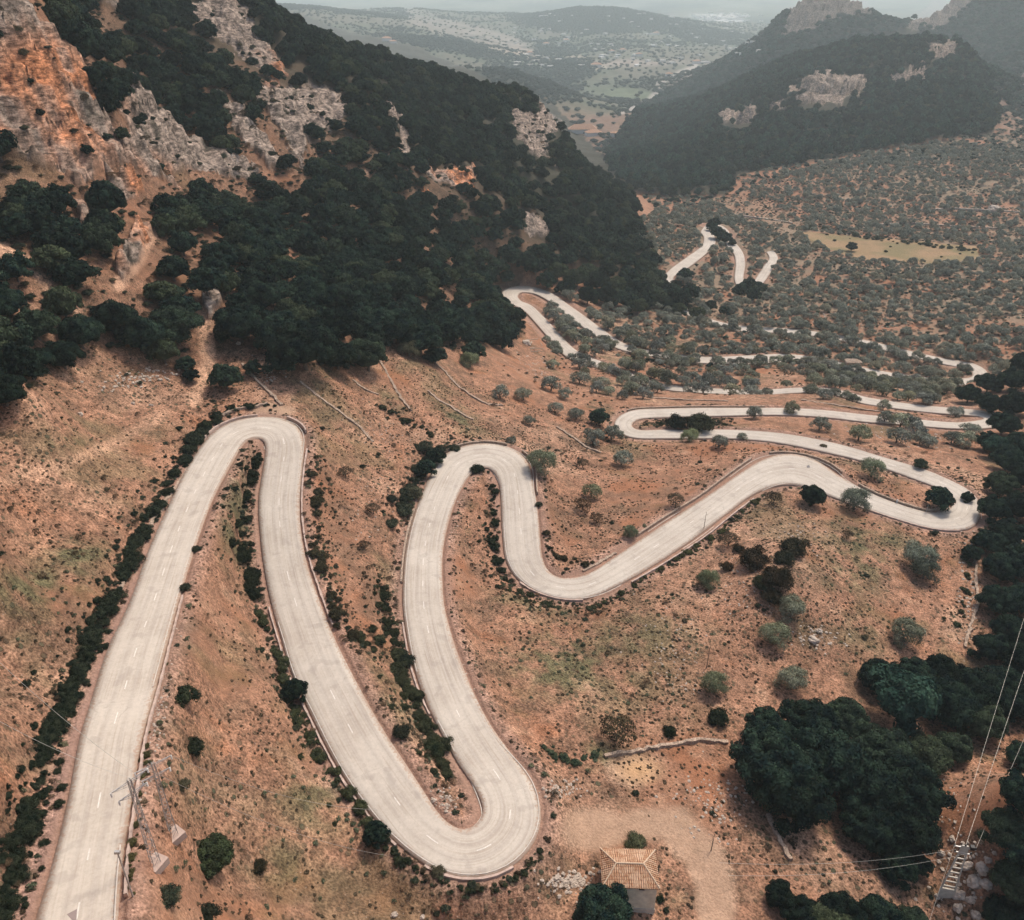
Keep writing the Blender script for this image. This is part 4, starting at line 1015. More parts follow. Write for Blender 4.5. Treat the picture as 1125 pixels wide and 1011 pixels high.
TS = np.vstack([T_S, T_D, T_O]); TS = TS[np.argsort(TS[:, 3])]

n_olk = 296 - n_ol
for x, y, z, rr, u, v in TS[:n_olk]:
    g_ = zone(ZO, u, v); tn = RNG.uniform(.6, 1.15); R_ = RNG.uniform(2.3, 4.0); k_ = sz(R_, 2.8, 3.5)
    plant('olive', x, y, R_, label=f'{k_}grey-green olive tree {g_}', group=f'{k_}olive trees {g_}', sq=RNG.uniform(.8, 1.1), tint=(tn, tn, tn * RNG.uniform(.85, 1.1)))
rest_O = TS[n_olk:]

# ---- stuff: one object each, spread by geometry nodes from the same plants
def scatter(name, pts, R, rot, idx, protos, label=None, sq=None):
    n = len(pts); org = pts[0].copy()
    me = bpy.data.meshes.new(name); me.vertices.add(n); me.vertices.foreach_set('co', (pts - org).astype(np.float32).ravel())
    S_ = np.stack([R, R, R * (sq if sq is not None else 1)], 1)
    a = me.attributes.new('sc', 'FLOAT_VECTOR', 'POINT'); a.data.foreach_set('vector', S_.astype(np.float32).ravel())
    a = me.attributes.new('ro', 'FLOAT_VECTOR', 'POINT'); a.data.foreach_set('vector', np.stack([rot * 0, rot * 0, rot], 1).astype(np.float32).ravel())
    a = me.attributes.new('ix', 'INT', 'POINT'); a.data.foreach_set('value', idx.astype(np.int32))
    ob = bpy.data.objects.new(name, me); C.objects.link(ob); ob.location = [float(v) for v in org]
    ng = bpy.data.node_groups.new(name, 'GeometryNodeTree')
    ng.interface.new_socket('Geometry', in_out='INPUT', socket_type='NodeSocketGeometry'); ng.interface.new_socket('Geometry', in_out='OUTPUT', socket_type='NodeSocketGeometry')
    gi = ng.nodes.new('NodeGroupInput'); go = ng.nodes.new('NodeGroupOutput'); jn = ng.nodes.new('GeometryNodeJoinGeometry')
    for p_ in reversed(protos):
        oi = ng.nodes.new('GeometryNodeObjectInfo'); oi.inputs['Object'].default_value = p_; oi.inputs['As Instance'].default_value = True; oi.transform_space = 'ORIGINAL'
        ng.links.new(oi.outputs['Geometry'], jn.inputs[0])
    ip = ng.nodes.new('GeometryNodeInstanceOnPoints'); ng.links.new(gi.outputs[0], ip.inputs['Points']); ng.links.new(jn.outputs[0], ip.inputs['Instance'])
    ip.inputs['Pick Instance'].default_value = True
    def na(nm, t, s):
        q_ = ng.nodes.new('GeometryNodeInputNamedAttribute'); q_.data_type = t; q_.inputs['Name'].default_value = nm
        ng.links.new([o_ for o_ in q_.outputs if o_.enabled and o_.name == 'Attribute'][0], s)
    na('ix', 'INT', ip.inputs['Instance Index']); na('ro', 'FLOAT_VECTOR', ip.inputs['Rotation']); na('sc', 'FLOAT_VECTOR', ip.inputs['Scale'])
    ng.links.new(ip.outputs[0], go.inputs[0])
    md = ob.modifiers.new('scatter', 'NODES'); md.node_group = ng
    return tag(ob, label, None, None, 'stuff')
def live(kind, k=None):
    """crowns of planted trees, which the scatters repeat"""
    out = []; seen = set()
    for o, kd_, *_ in NAMED:
        if kd_ == kind:
            for ch in o.children:
                if ch.name.startswith(('crown', 'foliage')) and ch.data.name not in seen: seen.add(ch.data.name); out.append(ch)
    return out
oakc, olc, shc, bac = live('oak'), live('olive'), live('shrub'), live('bare')
lowoak = crown_mesh('crown', 260, M['oak'], 12, 420, .16, .8, .6, (.3, .45)); lowoak2 = crown_mesh('crown', 261, M['pine'], 12, 420, .15, .95, .8, (.28, .42))
def lowtree(cr, u, v, lb):
    p = hit(u, v); o = empty('pine_tree' if cr is lowoak2 else 'holm_oak', p, 0, 4.2); cr.parent = o; tr = trunk_mesh('trunk', 99); tr.parent = o; tag(o, lb, 'tree', 'trees standing out on the far wooded hill')
lowtree(lowoak, 1070, 152, 'round holm oak at the right end of the wooded hill foot'); lowtree(lowoak2, 800, 200, 'blue-green pine at the left end of the wooded hill foot')
def spread(name, T, protos, r0, r1, seed, label, sink=.08, sq=(.85, 1.2)):
    r = np.random.default_rng(seed); n = len(T)
    if not n: return
    R = r.uniform(r0, r1, n) * (1 + .0 * T[:, 3]); P = T[:, :3].copy(); P[:, 2] -= sink * R
    return scatter(name, P, R, r.uniform(0, 6.28, n), r.integers(0, len(protos), n), protos, label, r.uniform(*sq, n))
def f_und(x, y, u, v, r): return (gat(RD, x, y) > 3) & (trackdist(u, v) > .8) & (r.random(len(x)) < .75) & ((gat(rock, x, y) < .5) | (r.random(len(x)) < .12))
T_U = sample(P_FOREST_L, 2.6, 128, 430, 411, f_und, h=1)
print('under', len(T_U))
spread('undergrowth', T_U, shc + bac, .5, 1.5, 13, 'low dark undergrowth between the oaks of the left slope', sq=(.6, 1.1))
spread('forest', rest_L, oakc, 3.1, 5.0, 1, 'dense dark holm oak forest covering the left mountain spur')
spread('cliff_bushes', T_K, oakc[:2] + shc + bac, .7, 2.3, 2, 'dark bushes rooted in the ledges of the pale and orange rock faces')
spread('hill_forest', T_R, [lowoak, lowoak2, oakc[0]], 3.8, 6.2, 3, 'dark pine and oak wood covering the hill on the right', sq=(.9, 1.4))
spread('olive_grove', rest_O, olc, 1.7, 3.9, 4, 'mass of grey-green olive trees on the far terraces')
# the same woods and groves carried on past the right edge of the view
f_any = lambda x, y, u, v, r: (gat(RD, x, y) > 4) & clear(x, y, .8) & (fbm(x, y, 40, 3, 261) > -.35)
T_E = sample([(1150,395),(1240,380),(1700,380),(1900,1060),(1140,1060)], 6.5, 60, 330, 417, f_any, umax=1900)
spread('right_wood', T_E, oakc, 3.2, 4.9, 16, 'dark oak wood continuing beyond the right edge of the slope')
T_Y = sample([(1175,130),(1700,60),(1700,385),(1150,400)], 7.6, 300, 1200, 418, f_any, umax=1700, margin=.02)
spread('right_grove', T_Y, olc, 2.0, 4.0, 17, 'olive trees and scrub continuing beyond the far field')
# far woods
def f_far(x, y, u, v, r):
    q = fbm(x, y, 900, 5, 151) + fbm(x, y, 260, 4, 161) * .4
    p1 = np.clip(-q * 2.0 + .34, .09, 1)
    for cu, cv_, a, b, an, s in [(655,15,85,20,0,1),(585,92,50,18,15,1),(625,78,26,11,0,1)]: p1 = np.maximum(p1, np.clip(ell(u, v, cu, cv_, a, b, an) * 3, 0, 1))
    for cu, cv_, a, b, an in [(520,38,75,8,14),(690,103,42,6,6),(790,19,30,3,3),(480,26,40,6,25)]: p1 = np.where(ell(u, v, cu, cv_, a, b, an) > .3, .03, p1)
    return (gat(forest, x, y) < .5) & (gat(rock, x, y) < .5) & (r.random(len(x)) < p1)
T_F = sample([(200,-60),(1200,-60),(1200,200),(640,235),(420,110),(200,60)], 12, 1250, 6200, 406, f_far, h=10, margin=.002)
print('far', len(T_F))
faro = []
for k, (u, v) in enumerate([(742,74),(690,92)]):
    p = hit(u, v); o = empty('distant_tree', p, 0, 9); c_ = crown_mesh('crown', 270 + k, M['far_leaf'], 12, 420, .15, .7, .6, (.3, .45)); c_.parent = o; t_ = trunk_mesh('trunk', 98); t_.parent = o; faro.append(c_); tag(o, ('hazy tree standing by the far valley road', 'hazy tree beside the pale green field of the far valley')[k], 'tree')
T_X = sample([(690,212),(790,200),(860,176),(950,158),(1090,138),(1140,100),(1140,175),(1000,178),(880,190),(800,218),(700,240)], 5.6, 600, 1300, 416, lambda x, y, u, v, r: (gat(forest, x, y) < .5) & (r.random(len(x)) < .72) & (fbm(x, y, 40, 3, 251) > -.3))
spread('field_edge_scrub', T_X, olc[:2] + oakc[:1], 1.3, 3.2, 15, 'grey-green scrub along the foot of the wooded hill', sq=(.6, .9))
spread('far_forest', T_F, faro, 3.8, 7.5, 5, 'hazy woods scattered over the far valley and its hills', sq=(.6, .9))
def f_peak(x, y, u, v, r): return (gat(rock, x, y) < .5) & ((gat(forest, x, y) < .5) | (np.hypot(x, y) > 1790))
T_M = sample([(660,150),(720,110),(790,70),(840,40),(870,0),(900,-30),(980,-30),(990,30),(1040,-40),(1200,-60),(1200,160),(1100,160),(1085,100),(1060,60),(1000,30),(900,60),(800,110),(700,150)], 10, 1500, 3200, 407, f_peak, h=10, margin=.003)
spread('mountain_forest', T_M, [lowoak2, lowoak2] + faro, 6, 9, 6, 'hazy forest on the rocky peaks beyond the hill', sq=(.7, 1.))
# low scrub over the near slopes
def f_tuft(x, y, u, v, r):
    yd = np.maximum(ell(u, v, 660, 912, 55, 32), np.clip(1.2 - linedist(u, v, [(740,905),(770,935),(785,975),(788,1030)]) / 24, 0, 1))
    den = np.clip(.36 + fbm(x, y, 17, 3, 201) * 1.1 + fbm(x, y, 4, 2, 203) * .8, .03, 1)
    bare = ell(u, v, 160, 470, 90, 40) + ell(u, v, 330, 430, 30, 20)
    den = den * (1 - np.clip(bare, 0, .85))
    return (gat(RD, x, y) > .9) & (gat(rock, x, y) < .5) & (yd < .25) & (r.random(len(x)) < den) & (trackdist(u, v) > 1.2) & (gat(forest, x, y) < .5)
NEARP = [(-80,380),(600,380),(640,440),(1140,500),(1140,1060),(-80,1060)]
T_T = sample(NEARP, .8, 40, 215, 408, f_tuft, h=1, margin=.02)
def f_clus(x, y, u, v, r): return f_tuft(x, y, u, v, r) & (fbm(x, y, 26, 3, 231) + fbm(x, y, 5, 2, 232) * .5 > .12)
T_T2 = sample([(-80,380),(600,360),(1140,400),(1140,1060),(-80,1060)], 2.3, 40, 330, 409, f_clus, h=1, margin=.02)
print('tufts', len(T_T), len(T_T2), 'mountain', len(T_M))
tfo = []
for cr, _t in PROTO['tuft']:
    t_ = T_T[len(tfo) * 7 + 3]; o_ = cr; C.objects.link(o_); o_.name = 'dry_tuft'; o_.location = [float(a) for a in t_[:3]]; o_.scale = (.35, .35, .3); tag(o_, ('dry brown tuft on the ochre field left of the road', 'olive-brown tuft on the ochre field left of the road')[len(tfo)], 'tuft', 'dry tufts'); tfo.append(o_)
grn = []
for k, (cr, _t) in enumerate(PROTO['herb']):
    g_ = hit(*((612, 722), (640, 735))[k]); C.objects.link(cr); cr.name = 'low_plant'; cr.location = [float(a) for a in g_]; cr.scale = (.5, .5, .4); tag(cr, ('low green plant at the left of the green patch below the road dip', 'low green plant at the middle of the green patch below the road dip')[k], 'plant', 'low green plants'); grn.append(cr)
spread('dry_tufts', T_T, tfo, .12, .38, 7, 'dry brown tufts scattered over the ochre slopes', sq=(.5, .9), sink=.25)
def f_osc(x, y, u, v, r):
    return (~inpoly(u, v, P_FIELD)) & (gat(RD, x, y) > 1.5) & (gat(forest, x, y) < .5) & (fbm(x, y, 20, 3, 211) + .35 * fbm(x, y, 90, 2, 212) > -.22)
T_B = sample(P_OLIVE, 3.5, 230, 1000, 410, f_osc, h=3)
print('grove scrub', len(T_B))
spread('grove_scrub', T_B, olc[:2] + oakc[:1] + bac, .6, 1.5, 12, 'grey-green scrub between the olive trees of the far terraces', sq=(.5, .8))
def f_green(x, y, u, v, r):
    g_ = np.zeros(len(x))
    for gu, gv, a, b_, an, s_ in GREENS: g_ = np.maximum(g_, ell(u, v, gu, gv, a, b_, an) * s_)
    g_ = np.maximum(g_, ell(u, v, 380, 900, 60, 90, -35) * .8); g_ = np.maximum(g_, ell(u, v, 195, 880, 25, 110) * .7); g_ = np.maximum(g_, ell(u, v, 720, 760, 60, 40) * .3)
    return (gat(RD, x, y) > .8) & (r.random(len(x)) < g_ * .62) & (fbm(x, y, 6, 2, 241) > -.15)
T_G = sample(NEARP, 1.1, 40, 260, 415, f_green, h=1, margin=.02)
print('green', len(T_G))
def f_verge(x, y, u, v, r):
    g_ = np.zeros(len(x))
    for lb_, pts, w0, w1, n_, tn_ in HED[:12]: g_ = np.maximum(g_, np.clip(1.5 - linedist(u, v, pts) / (max(w0, w1) * .75), 0, 1))
    d_ = gat(RD, x, y); g_ = np.maximum(g_, ((d_ > .8) & (d_ < 2.2)) * .25)
    return (d_ > .5) & (r.random(len(x)) < g_ * .6)
T_V = sample(NEARP, .85, 40, 260, 419, f_verge, h=1, margin=.02)
print('verge', len(T_V))
spread('verge_scrub', T_V, grn + shc + tfo + bac, .18, .62, 18, 'ragged low scrub and grass along the road verges and ditches', sq=(.5, 1.1))
spread('green_scrub', T_G, grn, .16, .5, 14, 'patches of low grey-green plants on the dry slopes', sq=(.5, .9))
spread('low_scrub', T_T2, shc + bac + bac, .25, .75, 8, 'low dark scrub dotted over the dry slopes', sq=(.6, 1.1))
# ------------------------------------------------------------------ house
def ground_base(u, v): return hit(u, v)
hb = hit(690, 1000)
HW_, HD_, HH_ = 5.9, 4.4, 4.7
hz0 = hb[2] - .25; hx, hy = hb[0] + .1, hb[1] + HD_ / 2
house = empty('stone_house', (hx, hy, hz0), rad(-2)); tag(house, 'small square stone house with hipped clay-tile roof below the lowest hairpin', 'house')
wl = MB().box((0, 0, HH_ / 2 - .4), (HW_, HD_, HH_ + .8)); wo = wl.build('wall', M['plaster'], house)
pl = MB().box((0, -HD_ / 2 - .06, .35), (HW_ + .12, .1, .7)); pl.build('plinth', M['concrete'], house)
for sx in (-1, 1):
    w_ = MB(); w_.box((sx * 1.25, -HD_ / 2 - .015, HH_ - .5), (.62, .06, .26)); wi = w_.build('window', M['dark'], house)
    f_ = MB().box((sx * 1.25, -HD_ / 2 - .04, HH_ - .68), (.8, .12, .08)); f_.build('sill', M['concrete'], wi)
dr = MB().box((-HW_ / 2 - .02, .3, 1.0), (.06, 1.0, 2.0)).build('door', M['deadwood'], house)
def hip(w, d, z0, z1, ov, ridge, th=.12):
    mb = MB(); x, y = w / 2 + ov, d / 2 + ov; r = ridge / 2
    v = [(-x, -y, z0), (x, -y, z0), (x, y, z0), (-x, y, z0), (-r, 0, z1), (r, 0, z1)]
    v += [(a, b, c - th) for a, b, c in v[:4]]
    mb.add(v, [(0, 1, 5, 4), (2, 3, 4, 5), (0, 6, 7, 1), (1, 7, 8, 2), (2, 8, 9, 3), (3, 9, 6, 0), (6, 9, 8, 7)], [(1, 2, 5), (3, 0, 4)]); return mb, v
rb, rv_ = hip(HW_, HD_, HH_ + .02, HH_ + .85, .28, 3.1); roof = rb.build('roof', M['tile'], house)
# rows of raised tiles and the pale mortared ridges
tb = MB()
xx = -HW_ / 2 - .15
while xx < HW_ / 2 + .2:
    for sy in (-1, 1):
        ex = HW_ / 2 + .28; y0 = HD_ / 2 + .28
        t = min(1, (ex - abs(xx)) / (ex - 1.55)); yt = y0 * (1 - t)
        tb.bar((xx, sy * y0, HH_ + .05), (xx, sy * (yt + .02), HH_ + .05 + .83 * t), .13, 5, .11)
    xx += .27
yy = -HD_ / 2
while yy < HD_ / 2 + .1:
    for sx in (-1, 1):
        t = 1 - abs(yy) / (HD_ / 2 + .28)
        tb.bar((sx * (HW_ / 2 + .28), yy, HH_ + .05), (sx * (HW_ / 2 + .28 - t * (HW_ / 2 + .28 - 1.55)), yy, HH_ + .05 + .83 * t), .13, 5, .11)
    yy += .27
tb.build('roof_tiles', M['tile'], house)
rg = MB()
rg.bar((-1.55, 0, HH_ + .88), (1.55, 0, HH_ + .88), .2, 6)
for sx in (-1, 1):
    for sy in (-1, 1): rg.bar((sx * 1.55, 0, HH_ + .88), (sx * (HW_ / 2 + .26), sy * (HD_ / 2 + .26), HH_ + .06), .17, 6)
rg.build('ridge', simple_mat('mortared ridge tiles', (.52, .38, .26), .2, 3), house)

# ------------------------------------------------------------------ lattice masts with their footings, concrete pole, wires
def lattice(u, v, H, lean, label):
    g = hit(u, v); o = empty('lattice_mast', (g[0], g[1], g[2]), lean); tag(o, label, 'power mast', 'lattice power masts beside the road')
    b = .62; t = .22; mb = MB()
    def cr(z, i): w = (b + (t - b) * z / H) / 2; return np.array([w * (1, 1, -1, -1)[i], w * (1, -1, -1, 1)[i], z])
    n = 11
    for i in range(4): mb.bar(cr(.3, i), cr(H, i), .06)
    for k in range(n):
        z0, z1 = .3 + (H - .3) * k / n, .3 + (H - .3) * (k + 1) / n
        for i in range(4):
            a, c = (i, (i + 1) % 4) if k % 2 else ((i + 1) % 4, i)
            mb.bar(cr(z0, a), cr(z1, c), .035); mb.bar(cr(z1, i), cr(z1, (i + 1) % 4), .03)
    mb.build('mast', M['steel'], o)
    ft = MB().box((0, 0, .12), (1.5, 1.4, .75), .3); ft.build('footing', M['footing'], o)
    tips = []
    for z, L in ((H - .25, 1.5), (H - 1.5, 1.15)):
        a = MB()
        for sx in (-1, 1):
            for y in (-.11, .11): a.bar((0, y, z), (sx * L, 0, z + .12), .06); 
            a.bar((0, 0, z - .45), (sx * L, 0, z + .1), .045)
            for q_ in (.35, .7): a.bar((sx * L * q_, -.11 * (1 - q_), z + .05), (sx * L * q_, 0, z - .45 * (1 - q_) + .04), .03)
        ar_ = a.build('cross_arm', M['steel'], o)
        for sx in (-1, 1):
            i_ = MB()
            for q_ in range(4): i_.bar((sx * L, 0, z + .1 - q_ * .12), (sx * L, 0, z + .02 - q_ * .12), .16, 8, .1)
            i_.build('insulator', M['white'], ar_); tips.append((sx * L, z + .1))
    w_ = []
    for x_, z_ in tips: w_.append(np.array([g[0] + math.cos(lean) * x_, g[1] + math.sin(lean) * x_, g[2] + z_]))
    return w_
wa = lattice(192, 920, 9.6, rad(38), 'slim steel lattice mast on the farther of two square concrete footings')
wb = lattice(172, 951, 10.4, rad(50), 'slim steel lattice mast on the nearer of two square concrete footings')
pg = hit(146, 985); po = empty('steel_post', pg); tag(po, 'thin grey-blue post between the road and the lattice masts', 'post')
MB().bar((0, 0, 0), (0, 0, 5.2), .14, 8, .1).build('pole', M['steel'], po); MB().box((0, 0, 5.3), (.4, .2, .25)).build('cap', M['steel'], po)

g = hit(1038, 986); PHt = 10.2; po = empty('concrete_pole', g, rad(-14)); tag(po, 'tapering concrete power pole with ladder-like openings among pale boulders', 'power pole')
mb = MB(); b0, b1 = .92, .36
for sx in (-1, 1): mb.bar((sx * b0, 0, -.3), (sx * b1, 0, PHt), .24, 4, .2)
mb.box((0, 0, .75), (b0 * 2, .2, 2.1))
for k in range(8):
    z = 2.3 + k * .92; x = b0 + (b1 - b0) * z / PHt; mb.box((0, 0, z), (2 * x, .14, .16))
mb.box((0, 0, PHt - .5), (b1 * 2, .2, 1.2)); mb.build('shaft', M['concrete'], po)
ca = MB().box((0, 0, PHt - .3), (2.6, .14, .16)).box((0, 0, PHt - 1.3), (2.0, .12, .14)); arm = ca.build('cross_arm', M['steel'], po)
tips = []
for x_, z_ in ((-1.2, PHt - .2), (0, PHt), (1.2, PHt - .2), (-.9, PHt - 1.2), (.9, PHt - 1.2)):
    i_ = MB()
    for q_ in range(3): i_.bar((x_, 0, z_ + q_ * .12), (x_, 0, z_ + .08 + q_ * .12), .24, 8, .15)
    i_.build('insulator', M['black'], arm); tips.append(np.array([g[0] + math.cos(rad(-14)) * x_, g[1] + math.sin(rad(-14)) * x_, g[2] + z_ + .3]))
sw = MB().box((.75, -.1, PHt + .1), (.5, .45, .5)); sw.build('switch_box', M['black'], po)
def wire(a, b, sag, label, th=.03):
    a, b = np.array(a, float), np.array(b, float); n = 26; mb = MB(); P = []
    for k in range(n + 1):
        t = k / n; p = a + (b - a) * t - a; p = p + np.array([0, 0, -sag * 4 * t * (1 - t)]); P.append(p)
    for p, q_ in zip(P[:-1], P[1:]): mb.bar(p, q_, th, 4)
    o = mb.build('power_line', M['wire']); o.location = [float(x) for x in a]
    tag(o, label, 'power line', 'overhead power lines')
def air(u, v, depth):
    x = (u - PW / 2) / FPX; y = (PH / 2 - v) / FPX
    return np.array([x * depth, depth * (CP + y * SP), ZC + depth * (-SP + y * CP)])
for k, (u, v, l) in enumerate(((1150, 600, 'leftmost wire rising from the concrete pole past the right forest'), (1175, 590, 'middle wire rising from the concrete pole past the right forest'), (1200, 640, 'rightmost wire rising from the concrete pole past the right forest'))):
    wire(tips[k], air(u, v, 165), 1.6, l, .026)
wire(tips[3], air(790, 948, 82), 1.2, 'upper wire running left from the concrete pole over the oaks', .024)
wire(tips[4], air(800, 962, 80), 1.4, 'lower wire running left from the concrete pole over the oaks', .024)
wire(tips[0], air(1012, 1040, 74), .8, 'wire dropping towards the viewer from the concrete pole', .024)
for k, l in enumerate(('upper wire crossing the road left of the lattice masts', 'second wire crossing the road left of the lattice masts')):
    wire(wa[k * 2], air(-40, 690 + k * 80, 66), 1., l, .025)
wire(wa[1], hit(420, 935) + np.array([0, 0, 7.]), 1.6, 'wire running right from the farther lattice mast over the slope', .03)
wire(wb[1], hit(430, 985) + np.array([0, 0, 7.]), 1.6, 'wire running right from the nearer lattice mast over the slope', .03)

# ------------------------------------------------------------------ walls of stone
def wall_line(name, pts3, h, w, mat, label, cat='wall', group=None, seed=0, base=-.35, rough=False):
    P = np.array(pts3, float); L = np.concatenate([[0], np.cumsum(np.linalg.norm(np.diff(P, axis=0), axis=1))])
    n = max(3, int(L[-1] / .7)); s = np.linspace(0, L[-1], n); Q = np.stack([np.interp(s, L, P[:, k]) for k in range(3)], 1)
    T = np.gradient(Q, axis=0); T[:, 2] = 0; T /= np.linalg.norm(T, axis=1)[:, None]; S = np.stack([T[:, 1], -T[:, 0], T[:, 2]], 1)
    r = np.random.default_rng(seed); org = Q[0].copy(); v = []
    for k in range(n):
        ww = w / 2 * r.uniform(.7, 1.3); hh = h * (r.uniform(.5, 1.15) if rough else r.uniform(.9, 1.08)); Q[k] += S[k] * r.normal() * (.09 if rough else .015)
        for sg, z, f_ in ((-1, base, 1.1), (-1, hh, .9), (1, hh * r.uniform(.95, 1.05), .9), (1, base, 1.1)):
            v.append(Q[k] - org + S[k] * sg * ww * f_ + np.array([0, 0, z]))
    q = []
    for k in range(n - 1):
        a = k * 4; q += [(a, a + 1, a + 5, a + 4), (a + 1, a + 2, a + 6, a + 5), (a + 2, a + 3, a + 7, a + 6)]
    q += [(0, 3, 2, 1), (4 * n - 4, 4 * n - 3, 4 * n - 2, 4 * n - 1)]
    o = mesh_np(name, v, np.array(q), mat); o.location = [float(x) for x in org]
    return tag(o, label, cat, group)
PG = 'low parapets and kerbs edging the road'
def parapet(u0, v0, u1, v1, side, h, w, mat, label, off=.32, smax=None):
    a, b = s_near(u0, v0), s_near(u1, v1)
    if a > b: a, b = b, a
    if b - a > 400: print('parapet?', label, a, b)
    pts = [along(s, side * (hw(s) + off)) for s in np.arange(a, b, .7)]
    if len(pts) > 3: tag(wall_line('parapet', pts, h * .8, w * .85, mat, label, 'wall', PG, int(a)), kind='thing')
PARS = [
 (225,485,283,460,-1,.55,.4,'kerb','pale concrete kerb round the left shoulder of the topmost left hairpin'),
 (322,463,332,480,-1,.6,.4,'kerb','short kerb round the right shoulder of the topmost left hairpin'),
 (333,495,330,590,-1,.35,.35,'kerb','pale kerb on the right side of the second road leg, upper stretch'),
 (331,592,362,690,-1,.3,.35,'kerb','pale kerb on the right side of the second road leg, lower stretch'),
 (70,1000,200,655,1,.18,.3,'kerb','low kerb along the right edge of the long foreground leg'),
 (300,668,320,735,1,.3,.3,'kerb','reddish kerb on the left side of the second leg, upper stretch'),
 (325,745,440,925,1,.25,.3,'kerb','reddish kerb on the left side of the second leg, lower stretch'),
 (442,640,455,560,-1,.45,.4,'wall','stone parapet on the left of the third leg below the middle hairpin'),
 (475,520,560,490,-1,.6,.45,'wall','stone parapet round the top of the middle hairpin'),
 (575,500,588,545,-1,.5,.4,'wall','stone parapet down the right shoulder of the middle hairpin'),
 (490,965,590,925,-1,0.3,.3,'kerb','kerb round the outside of the lowest hairpin') if False else (469,955,574,945,1,.35,.35,'kerb','kerb round the outside of the lowest hairpin'),
 (440,680,476,786,-1,.28,.3,'kerb','kerb on the left edge of the third road leg') ,
 (560,640,640,658,1,.35,.35,'kerb','kerb on the outer edge of the U-shaped dip'),
 (715,600,840,515,-1,.55,.45,'wall','pale stone parapet on the upper edge of the rising road leg'),
 (690,637,820,547,1,.3,.35,'kerb','kerb on the lower edge of the rising road leg'),
 (850,500,930,520,-1,.5,.4,'wall','stone parapet round the crest bend at centre right'),
 (940,533,1040,562,-1,.6,.45,'wall','reddish stone parapet inside the far right hairpin'),
 (930,550,1050,583,1,.35,.35,'kerb','kerb on the lower edge of the leg into the far right hairpin'),
 (690,452,840,449,-1,.5,.4,'wall','long pale parapet behind the narrow hairpin'),
]
for u0, v0, u1, v1, sd, h, w_, mt, lb in PARS: parapet(u0, v0, u1, v1, sd, h, w_, M[mt], lb)
TW = 'dry stone terrace walls on the slopes'
WALLS = [
 ('dry stone terrace wall running down from the forest edge above the middle hairpin', [(414,392),(424,408),(432,424),(442,440),(452,452)], .9),
 ('long dry stone wall curving down right of the forest spur', [(474,396),(488,408),(502,424),(518,436),(536,445),(552,446)], .9),
 ('short dry stone terrace wall above the green patch', [(470,430),(482,440),(496,448),(508,456),(520,462)], .8),
 ('dry stone wall running down to the topmost left hairpin from the forest', [(266,400),(276,412),(288,424),(300,436),(310,446)], .9),
 ('curved retaining wall just above the topmost left hairpin', [(244,458),(254,452),(268,449),(284,447),(294,444)], .9),
 ('dry stone wall above the dirt yard', [(664,832),(680,829),(700,826),(722,822),(745,818),(770,814),(800,816)], 1.0),
 ('broken stone wall down the right forest edge', [(1068,604),(1072,622),(1072,645),(1074,665),(1066,690),(1060,712)], .9),
 ('stone-edged path wall below the big oak clump', [(842,896),(850,910),(858,926),(868,946)], .8),
 ('long low retaining wall beside the hedge of the long foreground leg', [(218,498),(196,532),(170,570),(150,608),(132,648)], .6),
 ('dry stone terrace wall right of the second foreground leg', [(330,420),(350,436),(372,452),(396,470),(410,486)], .7),
 ('dry stone wall on the slope right of the middle hairpin', [(612,470),(628,480),(644,492),(660,498)], .8),
 ('terrace wall between the looping road legs', [(690,432),(720,438),(760,440),(800,441)], .8),
 ('stone wall on the slope below the far forest row', [(880,440),(920,446),(960,452),(1000,455)], .8),
 ('stone terrace wall below the crest bend', [(640,628),(660,618),(676,608)], .6),
 ('terrace wall left of the second leg crossing the dry slope', [(388,418),(400,428),(416,434)], .7),
]
for i, (lb, pts, h) in enumerate(WALLS):
    P = [hit(u, v) for u, v in pts]; tag(wall_line('stone_wall', P, h * .52, .55, M['wall'], lb, 'wall', TW, 40 + i, rough=True), kind='thing')
# far terrace walls near the right
for i, (lb, pts) in enumerate([('faint terrace wall on the red slope behind the flat field', [(960,248),(1000,246),(1050,250),(1100,252)]), ('upper faint terrace wall on the red slope behind the flat field', [(1000,232),(1050,230),(1120,234)]), ('faint terrace wall at the left of the red slope', [(800,236),(830,240),(870,246)])]):
    wall_line('stone_wall', [hit(u, v) for u, v in pts], 1.2, 1.2, M['boulder'], lb, 'wall', TW, 70 + i)['kind'] = 'thing'

# ------------------------------------------------------------------ boulders and rubble
import bmesh
def boulder_mesh(seed):
    bm = bmesh.new(); bmesh.ops.create_icosphere(bm, subdivisions=3, radius=1); r = random.Random(seed)
    from mathutils import noise as mn
    off = Vector((r.uniform(-50, 50),) * 3)
    for v in bm.verts:
        n = mn.noise(v.co * 1.1 + off) * .45 + mn.noise(v.co * 2.7 + off) * .18
        q_ = v.co * (1 + n); q_ = Vector((round(q_.x * 2.2) / 2.2 * .45 + q_.x * .55, round(q_.y * 2.2) / 2.2 * .45 + q_.y * .55, q_.z * .7)); v.co = q_
    me = bpy.data.meshes.new('boulder'); bm.to_mesh(me); bm.free(); me.materials.append(M['boulder']); return me
BM_ = [boulder_mesh(k) for k in range(5)]
BG = 'pale limestone boulders'
def boulder(u, v, w, label, k):
    p = hit(u, v); depth = p[1] * CP - (p[2] - ZC) * SP; R = w / 2 * depth / FPX
    o = bpy.data.objects.new('boulder', BM_[k % 5]); C.objects.link(o); o.location = (p[0], p[1], p[2] + R * .15); o.scale = (R, R * RNG.uniform(.7, 1.), R); o.rotation_euler = (RNG.uniform(-.3, .3), RNG.uniform(-.3, .3), RNG.uniform(0, 6)); tag(o, label, 'boulder', BG); return o
